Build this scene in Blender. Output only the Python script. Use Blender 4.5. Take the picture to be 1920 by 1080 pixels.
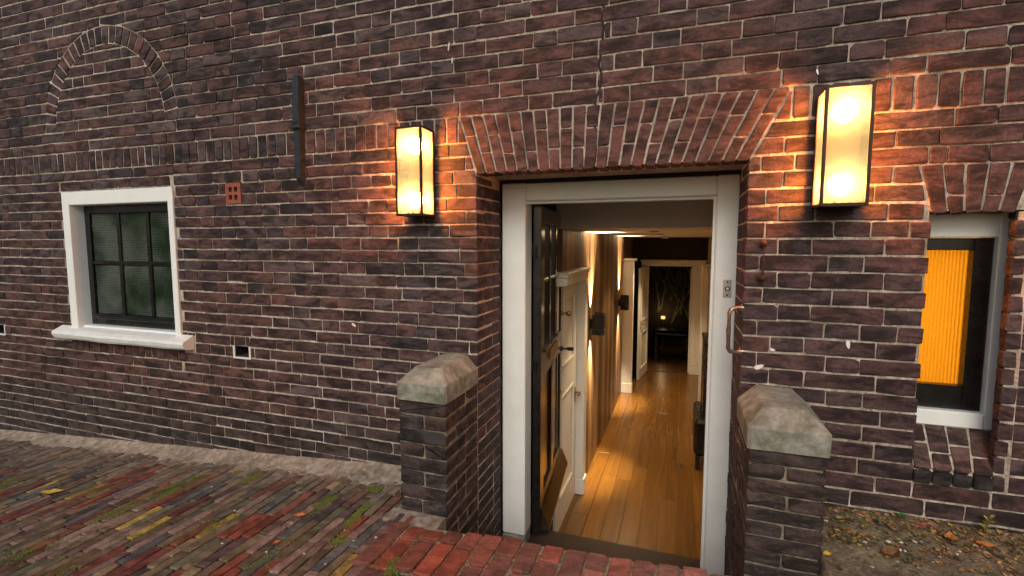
import bpy, math, random
import numpy as np
from mathutils import Vector, Matrix, noise as mnoise

for o in list(bpy.data.objects): bpy.data.objects.remove(o)
scene = bpy.context.scene
COL = scene.collection
rng = random.Random(11)

# ------------------------------------------------------------------ camera
FPX = 923.0                                  # focal length in px of a 1920 px wide frame
PITCH = math.atan(83 / FPX)
YAW = math.atan(320 / FPX * math.cos(PITCH))
CAM = Vector((0.0, -2.32, 1.25))
cd = bpy.data.cameras.new('camera'); cam = bpy.data.objects.new('camera', cd); COL.objects.link(cam)
cam.location = CAM
cam.rotation_euler = (math.pi / 2 - PITCH, 0, YAW)
cd.sensor_width = 36.0; cd.lens = 36.0 * FPX / 1920
cd.clip_start = 0.02; cd.clip_end = 500
scene.camera = cam
scene.render.resolution_x = 1024; scene.render.resolution_y = 576

# ------------------------------------------------------------------ sky, sun, exposure (soft late-afternoon overcast)
SUN_EL, SUN_AZ = math.radians(36), math.radians(6)       # azimuth: from straight in front of the wall, towards its right
w = bpy.data.worlds.new('World'); scene.world = w; w.use_nodes = True
nt = w.node_tree; nt.nodes.clear()
sky = nt.nodes.new('ShaderNodeTexSky'); sky.sky_type = 'NISHITA'; sky.sun_disc = False
sky.sun_elevation = SUN_EL; sky.sun_rotation = math.pi + SUN_AZ * -1
sky.air_density = 1.0; sky.dust_density = 4.0; sky.ozone_density = 0.6
bg = nt.nodes.new('ShaderNodeBackground'); bg.inputs['Strength'].default_value = 0.10
wo = nt.nodes.new('ShaderNodeOutputWorld')
nt.links.new(sky.outputs[0], bg.inputs[0]); nt.links.new(bg.outputs[0], wo.inputs[0])
sl = bpy.data.lights.new('sun', 'SUN'); sun = bpy.data.objects.new('sun', sl); COL.objects.link(sun)
sl.energy = 0.95; sl.angle = math.radians(30); sl.color = (1.0, 0.985, 0.96)
sd = Vector((math.sin(SUN_AZ) * math.cos(SUN_EL), -math.cos(SUN_AZ) * math.cos(SUN_EL), math.sin(SUN_EL)))
sun.rotation_euler = sd.to_track_quat('Z', 'Y').to_euler(); sun.location = sd * 20
scene.view_settings.view_transform = 'Standard'; scene.view_settings.look = 'None'
scene.view_settings.gamma = 1.0; scene.view_settings.exposure = 0.0
scene.view_settings.use_curve_mapping = False

# ------------------------------------------------------------------ camera maths (pixel of the 1920x1080 photo -> point)
_F = Vector((-math.sin(YAW) * math.cos(PITCH), math.cos(YAW) * math.cos(PITCH), -math.sin(PITCH)))
_R = Vector((math.cos(YAW), math.sin(YAW), 0)); _U = _R.cross(_F)
def ray(x, y): return _F + _R * ((x - 960) / FPX) - _U * ((y - 540) / FPX)
def onY(x, y, Y=0.0):
    v = ray(x, y); return CAM + v * ((Y - CAM.y) / v.y)
def onZ(x, y, Z):
    v = ray(x, y); return CAM + v * ((Z - CAM.z) / v.z)
def pix(P):
    d = Vector(P) - CAM; z = d.dot(_F)
    if z < .05: return None
    return 960 + FPX * d.dot(_R) / z, 540 - FPX * d.dot(_U) / z
def pix_area(pts):                            # area in px of a face inside the photo's frame, 0 outside
    q = [pix(p) for p in pts]
    if any(a is None for a in q): return 0
    cx = sum(a[0] for a in q) / len(q); cy = sum(a[1] for a in q) / len(q)
    if not (-10 < cx < 1930 and -10 < cy < 1090): return 0
    return abs(sum(q[i][0] * q[(i + 1) % len(q)][1] - q[(i + 1) % len(q)][0] * q[i][1] for i in range(len(q)))) / 2

# ------------------------------------------------------------------ materials
MATS = {}
def newmat(name):
    m = bpy.data.materials.new(name); m.use_nodes = True; MATS[name] = m
    t = m.node_tree; t.nodes.clear()
    out = t.nodes.new('ShaderNodeOutputMaterial'); b = t.nodes.new('ShaderNodeBsdfPrincipled')
    t.links.new(b.outputs[0], out.inputs[0])
    return m, t, b
def N(t, typ, **kw):
    n = t.nodes.new(typ)
    for k, v in kw.items():
        if k.startswith('i_'):
            n.inputs[int(k[2:]) if k[2:].isdigit() else k[2:].replace('_', ' ')].default_value = v
        else: setattr(n, k, v)
    return n
def mixc(t, fac, a, b, mode='MIX'):
    n = t.nodes.new('ShaderNodeMix'); n.data_type = 'RGBA'; n.blend_type = mode
    for s, v in ((n.inputs[0], fac), (n.inputs[6], a), (n.inputs[7], b)):
        if hasattr(v, 'links') or isinstance(v, bpy.types.NodeSocket): t.links.new(v, s)
        else: s.default_value = v if isinstance(v, (int, float)) else (*v, 1)[:4]
    return n.outputs[2]
def ramp(t, src, stops):
    r = t.nodes.new('ShaderNodeValToRGB'); e = r.color_ramp.elements
    while len(e) < len(stops): e.new(0.5)
    for i, (p, c) in enumerate(stops):
        e[i].position = p; e[i].color = (c, c, c, 1) if isinstance(c, (int, float)) else (*c, 1)
    t.links.new(src, r.inputs[0]); return r.outputs[0]
def position(t, scale=(1, 1, 1), tint=True):
    g = t.nodes.new('ShaderNodeNewGeometry'); v = g.outputs['Position']
    mp = N(t, 'ShaderNodeMapping'); mp.inputs['Scale'].default_value = scale
    t.links.new(v, mp.inputs[0]); v = mp.outputs[0]
    if tint:                                   # every piece gets its own stretch of the pattern
        a = N(t, 'ShaderNodeAttribute', attribute_name='seed')
        ad = N(t, 'ShaderNodeVectorMath', operation='ADD')
        t.links.new(v, ad.inputs[0]); t.links.new(a.outputs['Vector'], ad.inputs[1]); v = ad.outputs[0]
    return v
def noise_tex(t, vec, scale, detail=4, rough=.6, dist=0):
    n = N(t, 'ShaderNodeTexNoise'); n.inputs['Scale'].default_value = scale
    n.inputs['Detail'].default_value = detail; n.inputs['Roughness'].default_value = rough
    n.inputs['Distortion'].default_value = dist
    t.links.new(vec, n.inputs['Vector']); return n.outputs['Fac']
def bump(t, b, h, strength, dist):
    n = N(t, 'ShaderNodeBump'); n.inputs['Strength'].default_value = strength; n.inputs['Distance'].default_value = dist
    t.links.new(h, n.inputs['Height']); t.links.new(n.outputs[0], b.inputs['Normal'])
def addf(t, a, b, fa=1.0, fb=1.0):
    m1 = N(t, 'ShaderNodeMath', operation='MULTIPLY'); t.links.new(a, m1.inputs[0]); m1.inputs[1].default_value = fa
    m2 = N(t, 'ShaderNodeMath', operation='MULTIPLY_ADD'); t.links.new(b, m2.inputs[0]); m2.inputs[1].default_value = fb
    t.links.new(m1.outputs[0], m2.inputs[2]); return m2.outputs[0]

def masonry_mat(name, dark=.21, rough=.88, bs=.7, pale=(.30, .26, .23), palefac=.35):
    m, t, b = newmat(name)
    a = N(t, 'ShaderNodeAttribute', attribute_name='tint')
    v = position(t)
    vs = position(t, (.55, 1, 1.5))
    blot = ramp(t, noise_tex(t, vs, 13, 6, .68, .5), [(.41, 0), (.60, 1)])
    fine = noise_tex(t, v, 95, 5, .7)
    c = mixc(t, blot, mixc(t, 1.0, a.outputs['Color'], (dark, dark, dark), 'MULTIPLY'), a.outputs['Color'])
    c = mixc(t, 1.0, c, ramp(t, fine, [(.25, .50), (.75, 1.55)]), 'MULTIPLY')
    # lime bloom and scuffs
    v2 = position(t, tint=False)
    pl = ramp(t, noise_tex(t, v2, 26, 8, .75, .8), [(.58, 0), (.82, palefac)])
    c = mixc(t, pl, c, pale)
    t.links.new(c, b.inputs['Base Color']); b.inputs['Roughness'].default_value = rough
    b.inputs['Specular IOR Level'].default_value = .35
    rr = ramp(t, fine, [(.2, rough - .22), (.8, min(1, rough + .08))]); t.links.new(rr, b.inputs['Roughness'])
    bump(t, b, addf(t, noise_tex(t, v, 38, 6, .7), fine, 1.0, .5), bs, .006)
    return m
M_BRICK = masonry_mat('brick_face')
M_PAVER = masonry_mat('paver_clay', dark=.45, rough=.62, bs=.8, pale=(.30, .27, .22), palefac=.5)
M_KERB = masonry_mat('kerb_brick', dark=.5, rough=.8, bs=.7, pale=(.34, .24, .2), palefac=.4)

def simple(name, col, rough=.6, metal=0, nscale=None, var=.25, bs=0, bdist=.002, spec=.5, coat=0, dirt=None, stretch=(1, 1, 1)):
    m, t, b = newmat(name)
    b.inputs['Roughness'].default_value = rough; b.inputs['Metallic'].default_value = metal
    b.inputs['Specular IOR Level'].default_value = spec; b.inputs['Coat Weight'].default_value = coat
    if nscale:
        v = position(t, stretch, tint=False); n = noise_tex(t, v, nscale, 6, .65)
        c = mixc(t, 1.0, col, ramp(t, n, [(.3, 1 - var), (.7, 1 + var)]), 'MULTIPLY')
        if dirt:
            d = ramp(t, noise_tex(t, v, dirt[1], 7, .75, .5), [(dirt[2], 0), (dirt[3], dirt[4])])
            c = mixc(t, d, c, dirt[0])
        t.links.new(c, b.inputs['Base Color'])
        rr = ramp(t, n, [(.3, max(.02, rough - .1)), (.7, min(1, rough + .1))]); t.links.new(rr, b.inputs['Roughness'])
        if bs: bump(t, b, noise_tex(t, v, nscale * 3, 6, .7), bs, bdist)
    else: b.inputs['Base Color'].default_value = (*col, 1)
    return m
m, t, b = newmat('lime_mortar')
v = position(t, tint=False); vh = position(t, (1, 1, .35), tint=False)
n1 = noise_tex(t, v, 3.6, 5, .6, .3); n2 = noise_tex(t, vh, 34, 6, .72, .4); n3 = noise_tex(t, v, 62, 4, .7)
c = mixc(t, ramp(t, n1, [(.36, 0), (.64, 1)]), (.31, .25, .185), (.56, .49, .41))
c = mixc(t, 1.0, c, ramp(t, n2, [(.28, .45), (.50, 1.0), (.74, 1.7)]), 'MULTIPLY')  # highlights on the mortar crests painted into the colour
c = mixc(t, ramp(t, n3, [(.30, .95), (.40, 0)]), c, (.03, .025, .02))  # shaded voids and undercuts painted in near black
t.links.new(c, b.inputs['Base Color']); b.inputs['Roughness'].default_value = .95
bump(t, b, addf(t, n2, n3, 1.0, .8), 1.0, .012); M_MORTAR = m
M_OLDMORTAR = simple('grimy_pier_mortar', (.27, .225, .165), .98, nscale=20, var=.5, bs=1.0, bdist=.01, dirt=((.03, .028, .018), 12, .45, .65, .8))
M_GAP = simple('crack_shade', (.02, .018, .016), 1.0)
M_WHITE = simple('white_gloss_paint', (.79, .82, .79), .38, nscale=9, var=.05, bs=.12, bdist=.001, dirt=((.16, .15, .13), 30, .66, .78, .55))
M_INWHITE = simple('cream_interior_paint', (.74, .71, .64), .42, nscale=6, var=.04)
M_BLACK = simple('black_gloss_paint', (.008, .007, .007), .26, nscale=8, var=.3)
M_IRON = simple('painted_wrought_iron', (.020, .026, .036), .45, .3, nscale=40, var=.4, bs=.5)
M_RUST = simple('rusty_iron', (.06, .03, .02), .7, .5, nscale=60, var=.5, bs=.6)
M_STONE = simple('weathered_cap_stone', (.31, .30, .25), .9, nscale=24, var=.34, bs=1.0, bdist=.008, dirt=((.085, .09, .045), 8, .44, .66, .8))
M_SILL = simple('painted_stone_sill', (.70, .73, .71), .6, nscale=16, var=.08, bs=.5, bdist=.004, dirt=((.25, .24, .2), 24, .6, .8, .5))
M_TERRA = simple('red_terracotta', (.26, .075, .045), .85, nscale=30, var=.25, bs=.4)
M_SAND = simple('sandy_mortar_strip', (.38, .31, .24), .98, nscale=30, var=.5, bs=.9, bdist=.014, dirt=((.11, .085, .05), 7, .46, .66, .75))
M_BRONZE = simple('worn_bronze', (.36, .27, .20), .33, .9, nscale=50, var=.25)
M_STEEL = simple('brushed_steel', (.55, .55, .56), .35, .9, nscale=60, var=.15)
M_BRASS = simple('aged_brass', (.40, .25, .08), .35, .9, nscale=50, var=.2)
M_LAMPMETAL = simple('dark_bronze_lamp_metal', (.035, .020, .013), .42, .6, nscale=50, var=.2)
M_CEIL = simple('ceiling_plaster', (.66, .60, .50), .8, nscale=5, var=.04)
M_BULK = simple('grey_bulkhead_paint', (.55, .52, .49), .7, nscale=5, var=.06)
M_TAN = simple('tan_wall_paint', (.46, .36, .22), .7, nscale=4, var=.05)
M_BLKWOOD = simple('black_lacquered_wood', (.008, .007, .006), .25, nscale=9, var=.3)
M_DARKSTEP = simple('dark_stained_step', (.035, .018, .010), .5, nscale=20, var=.3)
M_FLAG = simple('landing_stone', (.14, .13, .12), .85, nscale=12, var=.25, bs=.4)
M_PLAST = simple('white_plastic', (.75, .73, .7), .4)
M_MATT = simple('dark_floor_mat', (.015, .013, .012), .95, nscale=80, var=.4)
M_FELT = simple('dark_room_wall', (.03, .02, .013), .9, nscale=6, var=.3)
M_PRINT = simple('branch_print_olive', (.16, .14, .05), .8, nscale=9, var=.5)
M_PRINT2 = simple('branch_print_pale', (.34, .30, .19), .8, nscale=9, var=.5)

def wood(name, axis, c1, c2, rough=.38, coat=.15, gs=1.0, grain=.2):
    m, t, b = newmat(name)
    sc = [26 * gs, 26 * gs, 26 * gs]; sc[axis] = 1.6 * gs
    a = N(t, 'ShaderNodeAttribute', attribute_name='tint')
    v = position(t, tuple(sc))
    n = noise_tex(t, v, 1.0, 7, .62, 1.2)
    n2 = noise_tex(t, v, 4.5, 4, .6)
    c = mixc(t, ramp(t, n, [(.32, 0), (.68, 1)]), c1, c2)
    c = mixc(t, 1.0, c, ramp(t, n2, [(.3, 1 - grain), (.7, 1 + grain)]), 'MULTIPLY')
    c = mixc(t, 1.0, c, a.outputs['Color'], 'MULTIPLY')
    t.links.new(c, b.inputs['Base Color']); b.inputs['Roughness'].default_value = rough
    b.inputs['Coat Weight'].default_value = coat; b.inputs['Coat Roughness'].default_value = .25
    bump(t, b, n2, .12, .001)
    return m
M_FLOOR = wood('oak_floor', 1, (.120, .050, .0075), (.20, .086, .013), .26, grain=.07, gs=.7)
M_PANEL = wood('walnut_panel', 2, (.060, .026, .009), (.30, .165, .065), .5, .05)
M_DOORWOOD = wood('dark_varnished_door', 2, (.006, .0028, .001), (.032, .013, .004), .16, .8)

# ground under and between the pavers
m, t, b = newmat('joint_earth')
v = position(t, tint=False)
c = mixc(t, ramp(t, noise_tex(t, v, 2.2, 5, .6), [(.38, 0), (.6, 1)]), (.15, .122, .088), (.085, .098, .032))
c = mixc(t, 1.0, c, ramp(t, noise_tex(t, v, 60, 5, .7), [(.25, .5), (.75, 1.5)]), 'MULTIPLY')
t.links.new(c, b.inputs['Base Color']); b.inputs['Roughness'].default_value = 1
bump(t, b, noise_tex(t, v, 70, 6, .7), .9, .01); M_EARTH = m
m, t, b = newmat('bare_soil')
v = position(t, tint=False)
c = mixc(t, ramp(t, noise_tex(t, v, 9, 6, .7, .6), [(.35, 0), (.65, 1)]), (.14, .10, .058), (.34, .26, .165))
c = mixc(t, ramp(t, noise_tex(t, v, 5, 4, .6), [(.56, 0), (.72, .55)]), c, (.075, .085, .022))
c = mixc(t, 1.0, c, ramp(t, noise_tex(t, v, 85, 5, .75), [(.25, .45), (.75, 1.55)]), 'MULTIPLY')
t.links.new(c, b.inputs['Base Color']); b.inputs['Roughness'].default_value = 1
bump(t, b, noise_tex(t, v, 75, 7, .75), 1.0, .018); M_SOIL = m
def tinted(name, rough=.8, bs=.3):
    m, t, b = newmat(name); a = N(t, 'ShaderNodeAttribute', attribute_name='tint'); v = position(t, tint=False)
    c = mixc(t, 1.0, a.outputs['Color'], ramp(t, noise_tex(t, v, 120, 4, .7), [(.3, .65), (.7, 1.3)]), 'MULTIPLY')
    t.links.new(c, b.inputs['Base Color']); b.inputs['Roughness'].default_value = rough
    return m
M_MOSS = tinted('moss', .95); M_LEAF = tinted('dry_leaf', .6); M_PEBBLE = tinted('pale_pebble', .7)

# obscure window glass
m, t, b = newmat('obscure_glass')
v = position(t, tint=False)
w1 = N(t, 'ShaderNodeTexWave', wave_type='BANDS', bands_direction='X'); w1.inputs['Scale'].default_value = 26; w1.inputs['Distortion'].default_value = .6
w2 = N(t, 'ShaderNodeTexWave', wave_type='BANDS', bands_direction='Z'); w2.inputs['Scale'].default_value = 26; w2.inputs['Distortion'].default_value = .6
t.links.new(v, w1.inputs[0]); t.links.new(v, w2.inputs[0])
c = mixc(t, ramp(t, noise_tex(t, v, 3.2, 3, .5), [(.38, 0), (.64, 1)]), (.022, .048, .018), (.15, .18, .15))  # green mottling painted in for the reflection of trees
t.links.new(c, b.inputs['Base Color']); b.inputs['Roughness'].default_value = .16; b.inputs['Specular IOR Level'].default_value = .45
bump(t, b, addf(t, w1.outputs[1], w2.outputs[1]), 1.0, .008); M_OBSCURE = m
# clear door glass
m, t, b = newmat('dark_door_glass'); b.inputs['Base Color'].default_value = (.02, .012, .006, 1); b.inputs['Roughness'].default_value = .06
b.inputs['Specular IOR Level'].default_value = .8; M_DGLASS = m
# lamp glass: frosted, lets some light straight through
m = bpy.data.materials.new('frosted_lamp_glass'); m.use_nodes = True; t = m.node_tree; t.nodes.clear()
out = t.nodes.new('ShaderNodeOutputMaterial'); tr = t.nodes.new('ShaderNodeBsdfTranslucent'); tp = t.nodes.new('ShaderNodeBsdfTransparent')
gl = t.nodes.new('ShaderNodeBsdfGlossy'); gl.inputs['Roughness'].default_value = .15
tr.inputs[0].default_value = (.019, .043, .105, 1); tp.inputs[0].default_value = (1, .95, .85, 1)
m1 = t.nodes.new('ShaderNodeMixShader'); m1.inputs[0].default_value = .32
m2 = t.nodes.new('ShaderNodeMixShader'); m2.inputs[0].default_value = .05
t.links.new(tr.outputs[0], m1.inputs[1]); t.links.new(tp.outputs[0], m1.inputs[2])
t.links.new(m1.outputs[0], m2.inputs[1]); t.links.new(gl.outputs[0], m2.inputs[2]); t.links.new(m2.outputs[0], out.inputs[0]); M_LGLASS = m
def emit(name, col, s):
    m = bpy.data.materials.new(name); m.use_nodes = True; t = m.node_tree; t.nodes.clear()
    out = t.nodes.new('ShaderNodeOutputMaterial'); e = t.nodes.new('ShaderNodeEmission')
    e.inputs[0].default_value = (*col, 1); e.inputs[1].default_value = s; t.links.new(e.outputs[0], out.inputs[0]); return m
M_BULB = emit('warm_bulb', (1.0, .29, .038), 950)
M_LED = emit('warm_led', (1.0, .72, .42), 18)
M_CANDLE = emit('small_lamp_glow', (1.0, .55, .16), 1.6)
# ribbed translucent blind in the lit window
m = bpy.data.materials.new('ribbed_amber_blind'); m.use_nodes = True; t = m.node_tree; t.nodes.clear()
out = t.nodes.new('ShaderNodeOutputMaterial'); tr = t.nodes.new('ShaderNodeBsdfTranslucent'); df = t.nodes.new('ShaderNodeBsdfDiffuse')
tr.inputs[0].default_value = (.95, .60, .08, 1); df.inputs[0].default_value = (.5, .3, .06, 1)
m1 = t.nodes.new('ShaderNodeMixShader'); m1.inputs[0].default_value = .12
t.links.new(tr.outputs[0], m1.inputs[1]); t.links.new(df.outputs[0], m1.inputs[2]); t.links.new(m1.outputs[0], out.inputs[0]); M_BLIND = m

# ------------------------------------------------------------------ mesh helpers
class MB:
    def __init__(s): s.v = []; s.f = []; s.t = []; s.s = []
    def add(s, verts, faces, tint=(1, 1, 1), seed=None):
        k = len(s.v); s.v += [tuple(p) for p in verts]; s.f += [tuple(i + k for i in f) for f in faces]
        sd = seed if seed is not None else (rng.uniform(0, 90), rng.uniform(0, 90), rng.uniform(0, 90))
        s.t += [tuple(tint)] * len(verts); s.s += [sd] * len(verts)
    def box(s, x0, x1, y0, y1, z0, z1, tint=(1, 1, 1), bev=0.0):
        if x0 > x1: x0, x1 = x1, x0
        if y0 > y1: y0, y1 = y1, y0
        if z0 > z1: z0, z1 = z1, z0
        if bev <= 0:
            v = [(x, y, z) for z in (z0, z1) for y in (y0, y1) for x in (x0, x1)]
            s.add(v, [(0, 2, 3, 1), (4, 5, 7, 6), (0, 1, 5, 4), (2, 6, 7, 3), (0, 4, 6, 2), (1, 3, 7, 5)], tint)
        else:
            b = min(bev, (x1 - x0) * .45, (y1 - y0) * .45, (z1 - z0) * .45); P = {}; v = []
            for ix, X in enumerate((x0, x1)):
                for iy, Y in enumerate((y0, y1)):
                    for iz, Z in enumerate((z0, z1)):
                        sx, sy, sz = (b if ix == 0 else -b), (b if iy == 0 else -b), (b if iz == 0 else -b)
                        P[ix, iy, iz, 'x'] = len(v); v.append((X, Y + sy, Z + sz))
                        P[ix, iy, iz, 'y'] = len(v); v.append((X + sx, Y, Z + sz))
                        P[ix, iy, iz, 'z'] = len(v); v.append((X + sx, Y + sy, Z))
            f = []
            for i in (0, 1):
                q = [P[i, 0, 0, 'x'], P[i, 1, 0, 'x'], P[i, 1, 1, 'x'], P[i, 0, 1, 'x']]; f.append(q if i else q[::-1])
                q = [P[0, i, 0, 'y'], P[1, i, 0, 'y'], P[1, i, 1, 'y'], P[0, i, 1, 'y']]; f.append(q[::-1] if i else q)
                q = [P[0, 0, i, 'z'], P[1, 0, i, 'z'], P[1, 1, i, 'z'], P[0, 1, i, 'z']]; f.append(q if i else q[::-1])
            for i in (0, 1):
                for j in (0, 1):
                    q = [P[i, j, 0, 'x'], P[i, j, 0, 'y'], P[i, j, 1, 'y'], P[i, j, 1, 'x']]; f.append(q if i == j else q[::-1])
                    q = [P[i, 0, j, 'x'], P[i, 0, j, 'z'], P[i, 1, j, 'z'], P[i, 1, j, 'x']]; f.append(q[::-1] if i == j else q)
                    q = [P[0, i, j, 'y'], P[0, i, j, 'z'], P[1, i, j, 'z'], P[1, i, j, 'y']]; f.append(q if i == j else q[::-1])
                    for k in (0, 1):
                        q = [P[i, j, k, 'x'], P[i, j, k, 'y'], P[i, j, k, 'z']]; f.append(q if (i + j + k) % 2 else q[::-1])
            s.add(v, f, tint)
        return s
    def tube(s, pts, r, n=10, tint=(1, 1, 1)):
        pts = [Vector(p) for p in pts]; rs = r if isinstance(r, (list, tuple)) else [r] * len(pts); v = []; f = []
        for i, p in enumerate(pts):
            d = (pts[min(i + 1, len(pts) - 1)] - pts[max(i - 1, 0)]).normalized()
            a = d.cross(Vector((0, 0, 1)));
            if a.length < .05: a = d.cross(Vector((0, 1, 0)))
            a.normalize(); b2 = d.cross(a)
            for k in range(n):
                an = 2 * math.pi * k / n; v.append(p + (a * math.cos(an) + b2 * math.sin(an)) * rs[i])
        for i in range(len(pts) - 1):
            for k in range(n): f.append((i * n + k, i * n + (k + 1) % n, (i + 1) * n + (k + 1) % n, (i + 1) * n + k))
        f.append(tuple(range(n))); f.append(tuple((len(pts) - 1) * n + k for k in reversed(range(n))))
        s.add(v, f, tint); return s
    def lathe(s, prof, o=(0, 0, 0), axis='z', n=16, tint=(1, 1, 1)):       # prof: (radius, height)
        v = []; f = []
        for r, h in prof:
            for k in range(n):
                an = 2 * math.pi * k / n; a, b2 = r * math.cos(an), r * math.sin(an)
                p = {'z': (a, b2, h), 'y': (a, h, b2), 'x': (h, a, b2)}[axis]
                v.append((p[0] + o[0], p[1] + o[1], p[2] + o[2]))
        for i in range(len(prof) - 1):
            for k in range(n): f.append((i * n + k, i * n + (k + 1) % n, (i + 1) * n + (k + 1) % n, (i + 1) * n + k))
        f.append(tuple(range(n))); f.append(tuple((len(prof) - 1) * n + k for k in range(n)))
        s.add(v, f, tint); return s
    def prism(s, poly, fr, h0, h1, tint=(1, 1, 1)):                        # polygon in a frame, extruded along its normal
        n = len(poly); v = [fr(a, b, h1) for a, b in poly] + [fr(a, b, h0) for a, b in poly]
        f = [tuple(range(n)), tuple(reversed(range(n, 2 * n)))] + [(i, i + n, (i + 1) % n + n, (i + 1) % n) for i in range(n)]
        s.add(v, f, tint); return s
    def build(s, name, mat, parent=None, origin=None, smooth=False, fixn=True):
        me = bpy.data.meshes.new(name)
        pw = Vector(parent['_w']) if parent is not None and '_w' in parent else Vector((0, 0, 0))
        o0 = Vector(origin) if origin is not None else (pw if parent is not None else Vector((0, 0, 0)))
        me.from_pydata([(p[0] - o0.x, p[1] - o0.y, p[2] - o0.z) for p in s.v], [], s.f)
        if s.t:
            a = me.attributes.new('tint', 'FLOAT_COLOR', 'POINT'); a.data.foreach_set('color', np.array([(*c[:3], 1) for c in s.t], dtype=np.float32).ravel())
            a = me.attributes.new('seed', 'FLOAT_VECTOR', 'POINT'); a.data.foreach_set('vector', np.array(s.s, dtype=np.float32).ravel())
        me.materials.append(mat)
        if smooth: me.polygons.foreach_set('use_smooth', [True] * len(me.polygons))
        ob = bpy.data.objects.new(name, me); COL.objects.link(ob)
        ob.location = o0 - pw; ob['_w'] = tuple(o0)
        if parent is not None: ob.parent = parent
        return ob
def frame(o, u, v):
    o, u, v = Vector(o), Vector(u).normalized(), Vector(v).normalized(); n = u.cross(v)
    return lambda a, b, h=0.0: o + u * a + v * b + n * h
WALL = frame((0, 0, 0), (1, 0, 0), (0, 0, 1))                # faces -Y
def WAVY(a, b2, h=0.0):                                      # the same plane, courses laid a little out of true
    return WALL(a, b2 + .0035 * mnoise.noise(Vector((a * 1.1, b2 * .9, 4))) + .0014 * mnoise.noise(Vector((a * 6, b2 * 8, 1))), h + .004 * mnoise.noise(Vector((a * .9, b2 * .9, 12))))
def tag(o, label=None, cat=None, group=None, kind=None):
    if label: o['label'] = label
    if cat: o['category'] = cat
    if group: o['group'] = group
    if kind: o['kind'] = kind
    return o
def empty(name, loc, label=None, cat=None, group=None):
    o = bpy.data.objects.new(name, None); COL.objects.link(o); o.location = loc; o['_w'] = tuple(loc); o.empty_display_size = .05
    return tag(o, label, cat, group)

# ---- polygon helpers
def clip_half(poly, p, n):                       # keep the side where (q-p).n >= 0
    out = []; m = len(poly)
    for i in range(m):
        a, b2 = poly[i], poly[(i + 1) % m]
        da = (a[0] - p[0]) * n[0] + (a[1] - p[1]) * n[1]; db = (b2[0] - p[0]) * n[0] + (b2[1] - p[1]) * n[1]
        if da >= 0: out.append(a)
        if (da >= 0) != (db >= 0):
            t2 = da / (da - db); out.append((a[0] + (b2[0] - a[0]) * t2, a[1] + (b2[1] - a[1]) * t2))
    return out
def area(poly): return .5 * sum(poly[i][0] * poly[(i + 1) % len(poly)][1] - poly[(i + 1) % len(poly)][0] * poly[i][1] for i in range(len(poly)))
def rect(x0, x1, z0, z1): return [(x0, z0), (x1, z0), (x1, z1), (x0, z1)]

def brick_geo(poly, fr, depth, jit=.0022, ch=.0042, inset=.0030, proud=None, tilt=.012, mid=.09):
    n = len(poly); pts = []
    for i in range(n):
        pv, cu, nx = poly[i - 1], poly[i], poly[(i + 1) % n]
        l1 = math.hypot(cu[0] - pv[0], cu[1] - pv[1]) or 1e-6; l2 = math.hypot(nx[0] - cu[0], nx[1] - cu[1]) or 1e-6
        c = ch * (rng.uniform(.3, 1.4) if rng.random() > .07 else rng.uniform(1.6, 2.8)); c1 = min(c, l1 * .3); c2 = min(c * rng.uniform(.7, 1.3), l2 * .3)
        pts.append((cu[0] + (pv[0] - cu[0]) / l1 * c1, cu[1] + (pv[1] - cu[1]) / l1 * c1))
        pts.append((cu[0] + (nx[0] - cu[0]) / l2 * c2, cu[1] + (nx[1] - cu[1]) / l2 * c2))
        if l2 > mid:
            k = rng.uniform(.35, .65); pts.append((cu[0] + (nx[0] - cu[0]) * k, cu[1] + (nx[1] - cu[1]) * k))
    pts = [(a + rng.uniform(-jit, jit), b2 + rng.uniform(-jit, jit)) for a, b2 in pts]
    m = len(pts); inn = []
    for i in range(m):
        a, b2, c = pts[i - 1], pts[i], pts[(i + 1) % m]
        d = (c[0] - a[0], c[1] - a[1]); L = math.hypot(*d) or 1e-6
        k = inset * rng.uniform(.7, 1.3); inn.append((b2[0] - d[1] / L * k, b2[1] + d[0] / L * k))
    ca = sum(p[0] for p in pts) / m; cb = sum(p[1] for p in pts) / m
    h0 = rng.uniform(-.0025, .0025) if proud is None else proud
    ta, tb = rng.uniform(-tilt, tilt), rng.uniform(-tilt, tilt) * 1.5
    v = [fr(a, b2, h0 + ta * (a - ca) + tb * (b2 - cb)) for a, b2 in inn]
    v += [fr(a, b2, h0 - inset * rng.uniform(.5, .9) + ta * (a - ca) + tb * (b2 - cb)) for a, b2 in pts]
    v += [fr(a, b2, -depth) for a, b2 in pts]
    f = [tuple(range(m))]
    for i in range(m):
        j = (i + 1) % m
        f.append((i, i + m, j + m, j)); f.append((i + m, i + 2 * m, j + 2 * m, j + m))
    return v, f, fr(ca, cb, -depth * .5)

# ---- brick colours
PAL = [(.084, .044, .043), (.100, .052, .049), (.116, .056, .049), (.098, .062, .059), (.126, .057, .047), (.050, .035, .037), (.110, .069, .064)]
def brick_tint(P):
    k = mnoise.noise(Vector((P[0] * .9, P[1], P[2] * 1.3 + 7)))
    c = Vector(rng.choices(PAL, (4, 4, 3, 3, 2 + (3 if k > .1 else 0), 1.2, 2))[0])
    g = rng.uniform(.84, 1.2)
    if P[0] < -2.2 and .0 < P[2] < .95:                          # redder patch of wall round the sill
        c = c.lerp(Vector((.112, .045, .033)), .5)
    if P[2] < .22: c = c.lerp(Vector((.052, .040, .034)), .6)   # grimy foot of the wall
    if P[0] > .2: c = c.lerp(Vector((.085, .034, .031)), .35)
    return (c.x * g * .93, c.y * g, c.z * g * 1.05)

# ================================================================== THE HOUSE
XL, XR, ZT, ZB = -0.991, 0.255, 1.889, 1.757
FLOOR_Z = -1.10; LAND_Z = -0.565
house = empty('brick_house', (0, 0, 0), 'old dark brick house with an open front door and two small windows', 'house')

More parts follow.
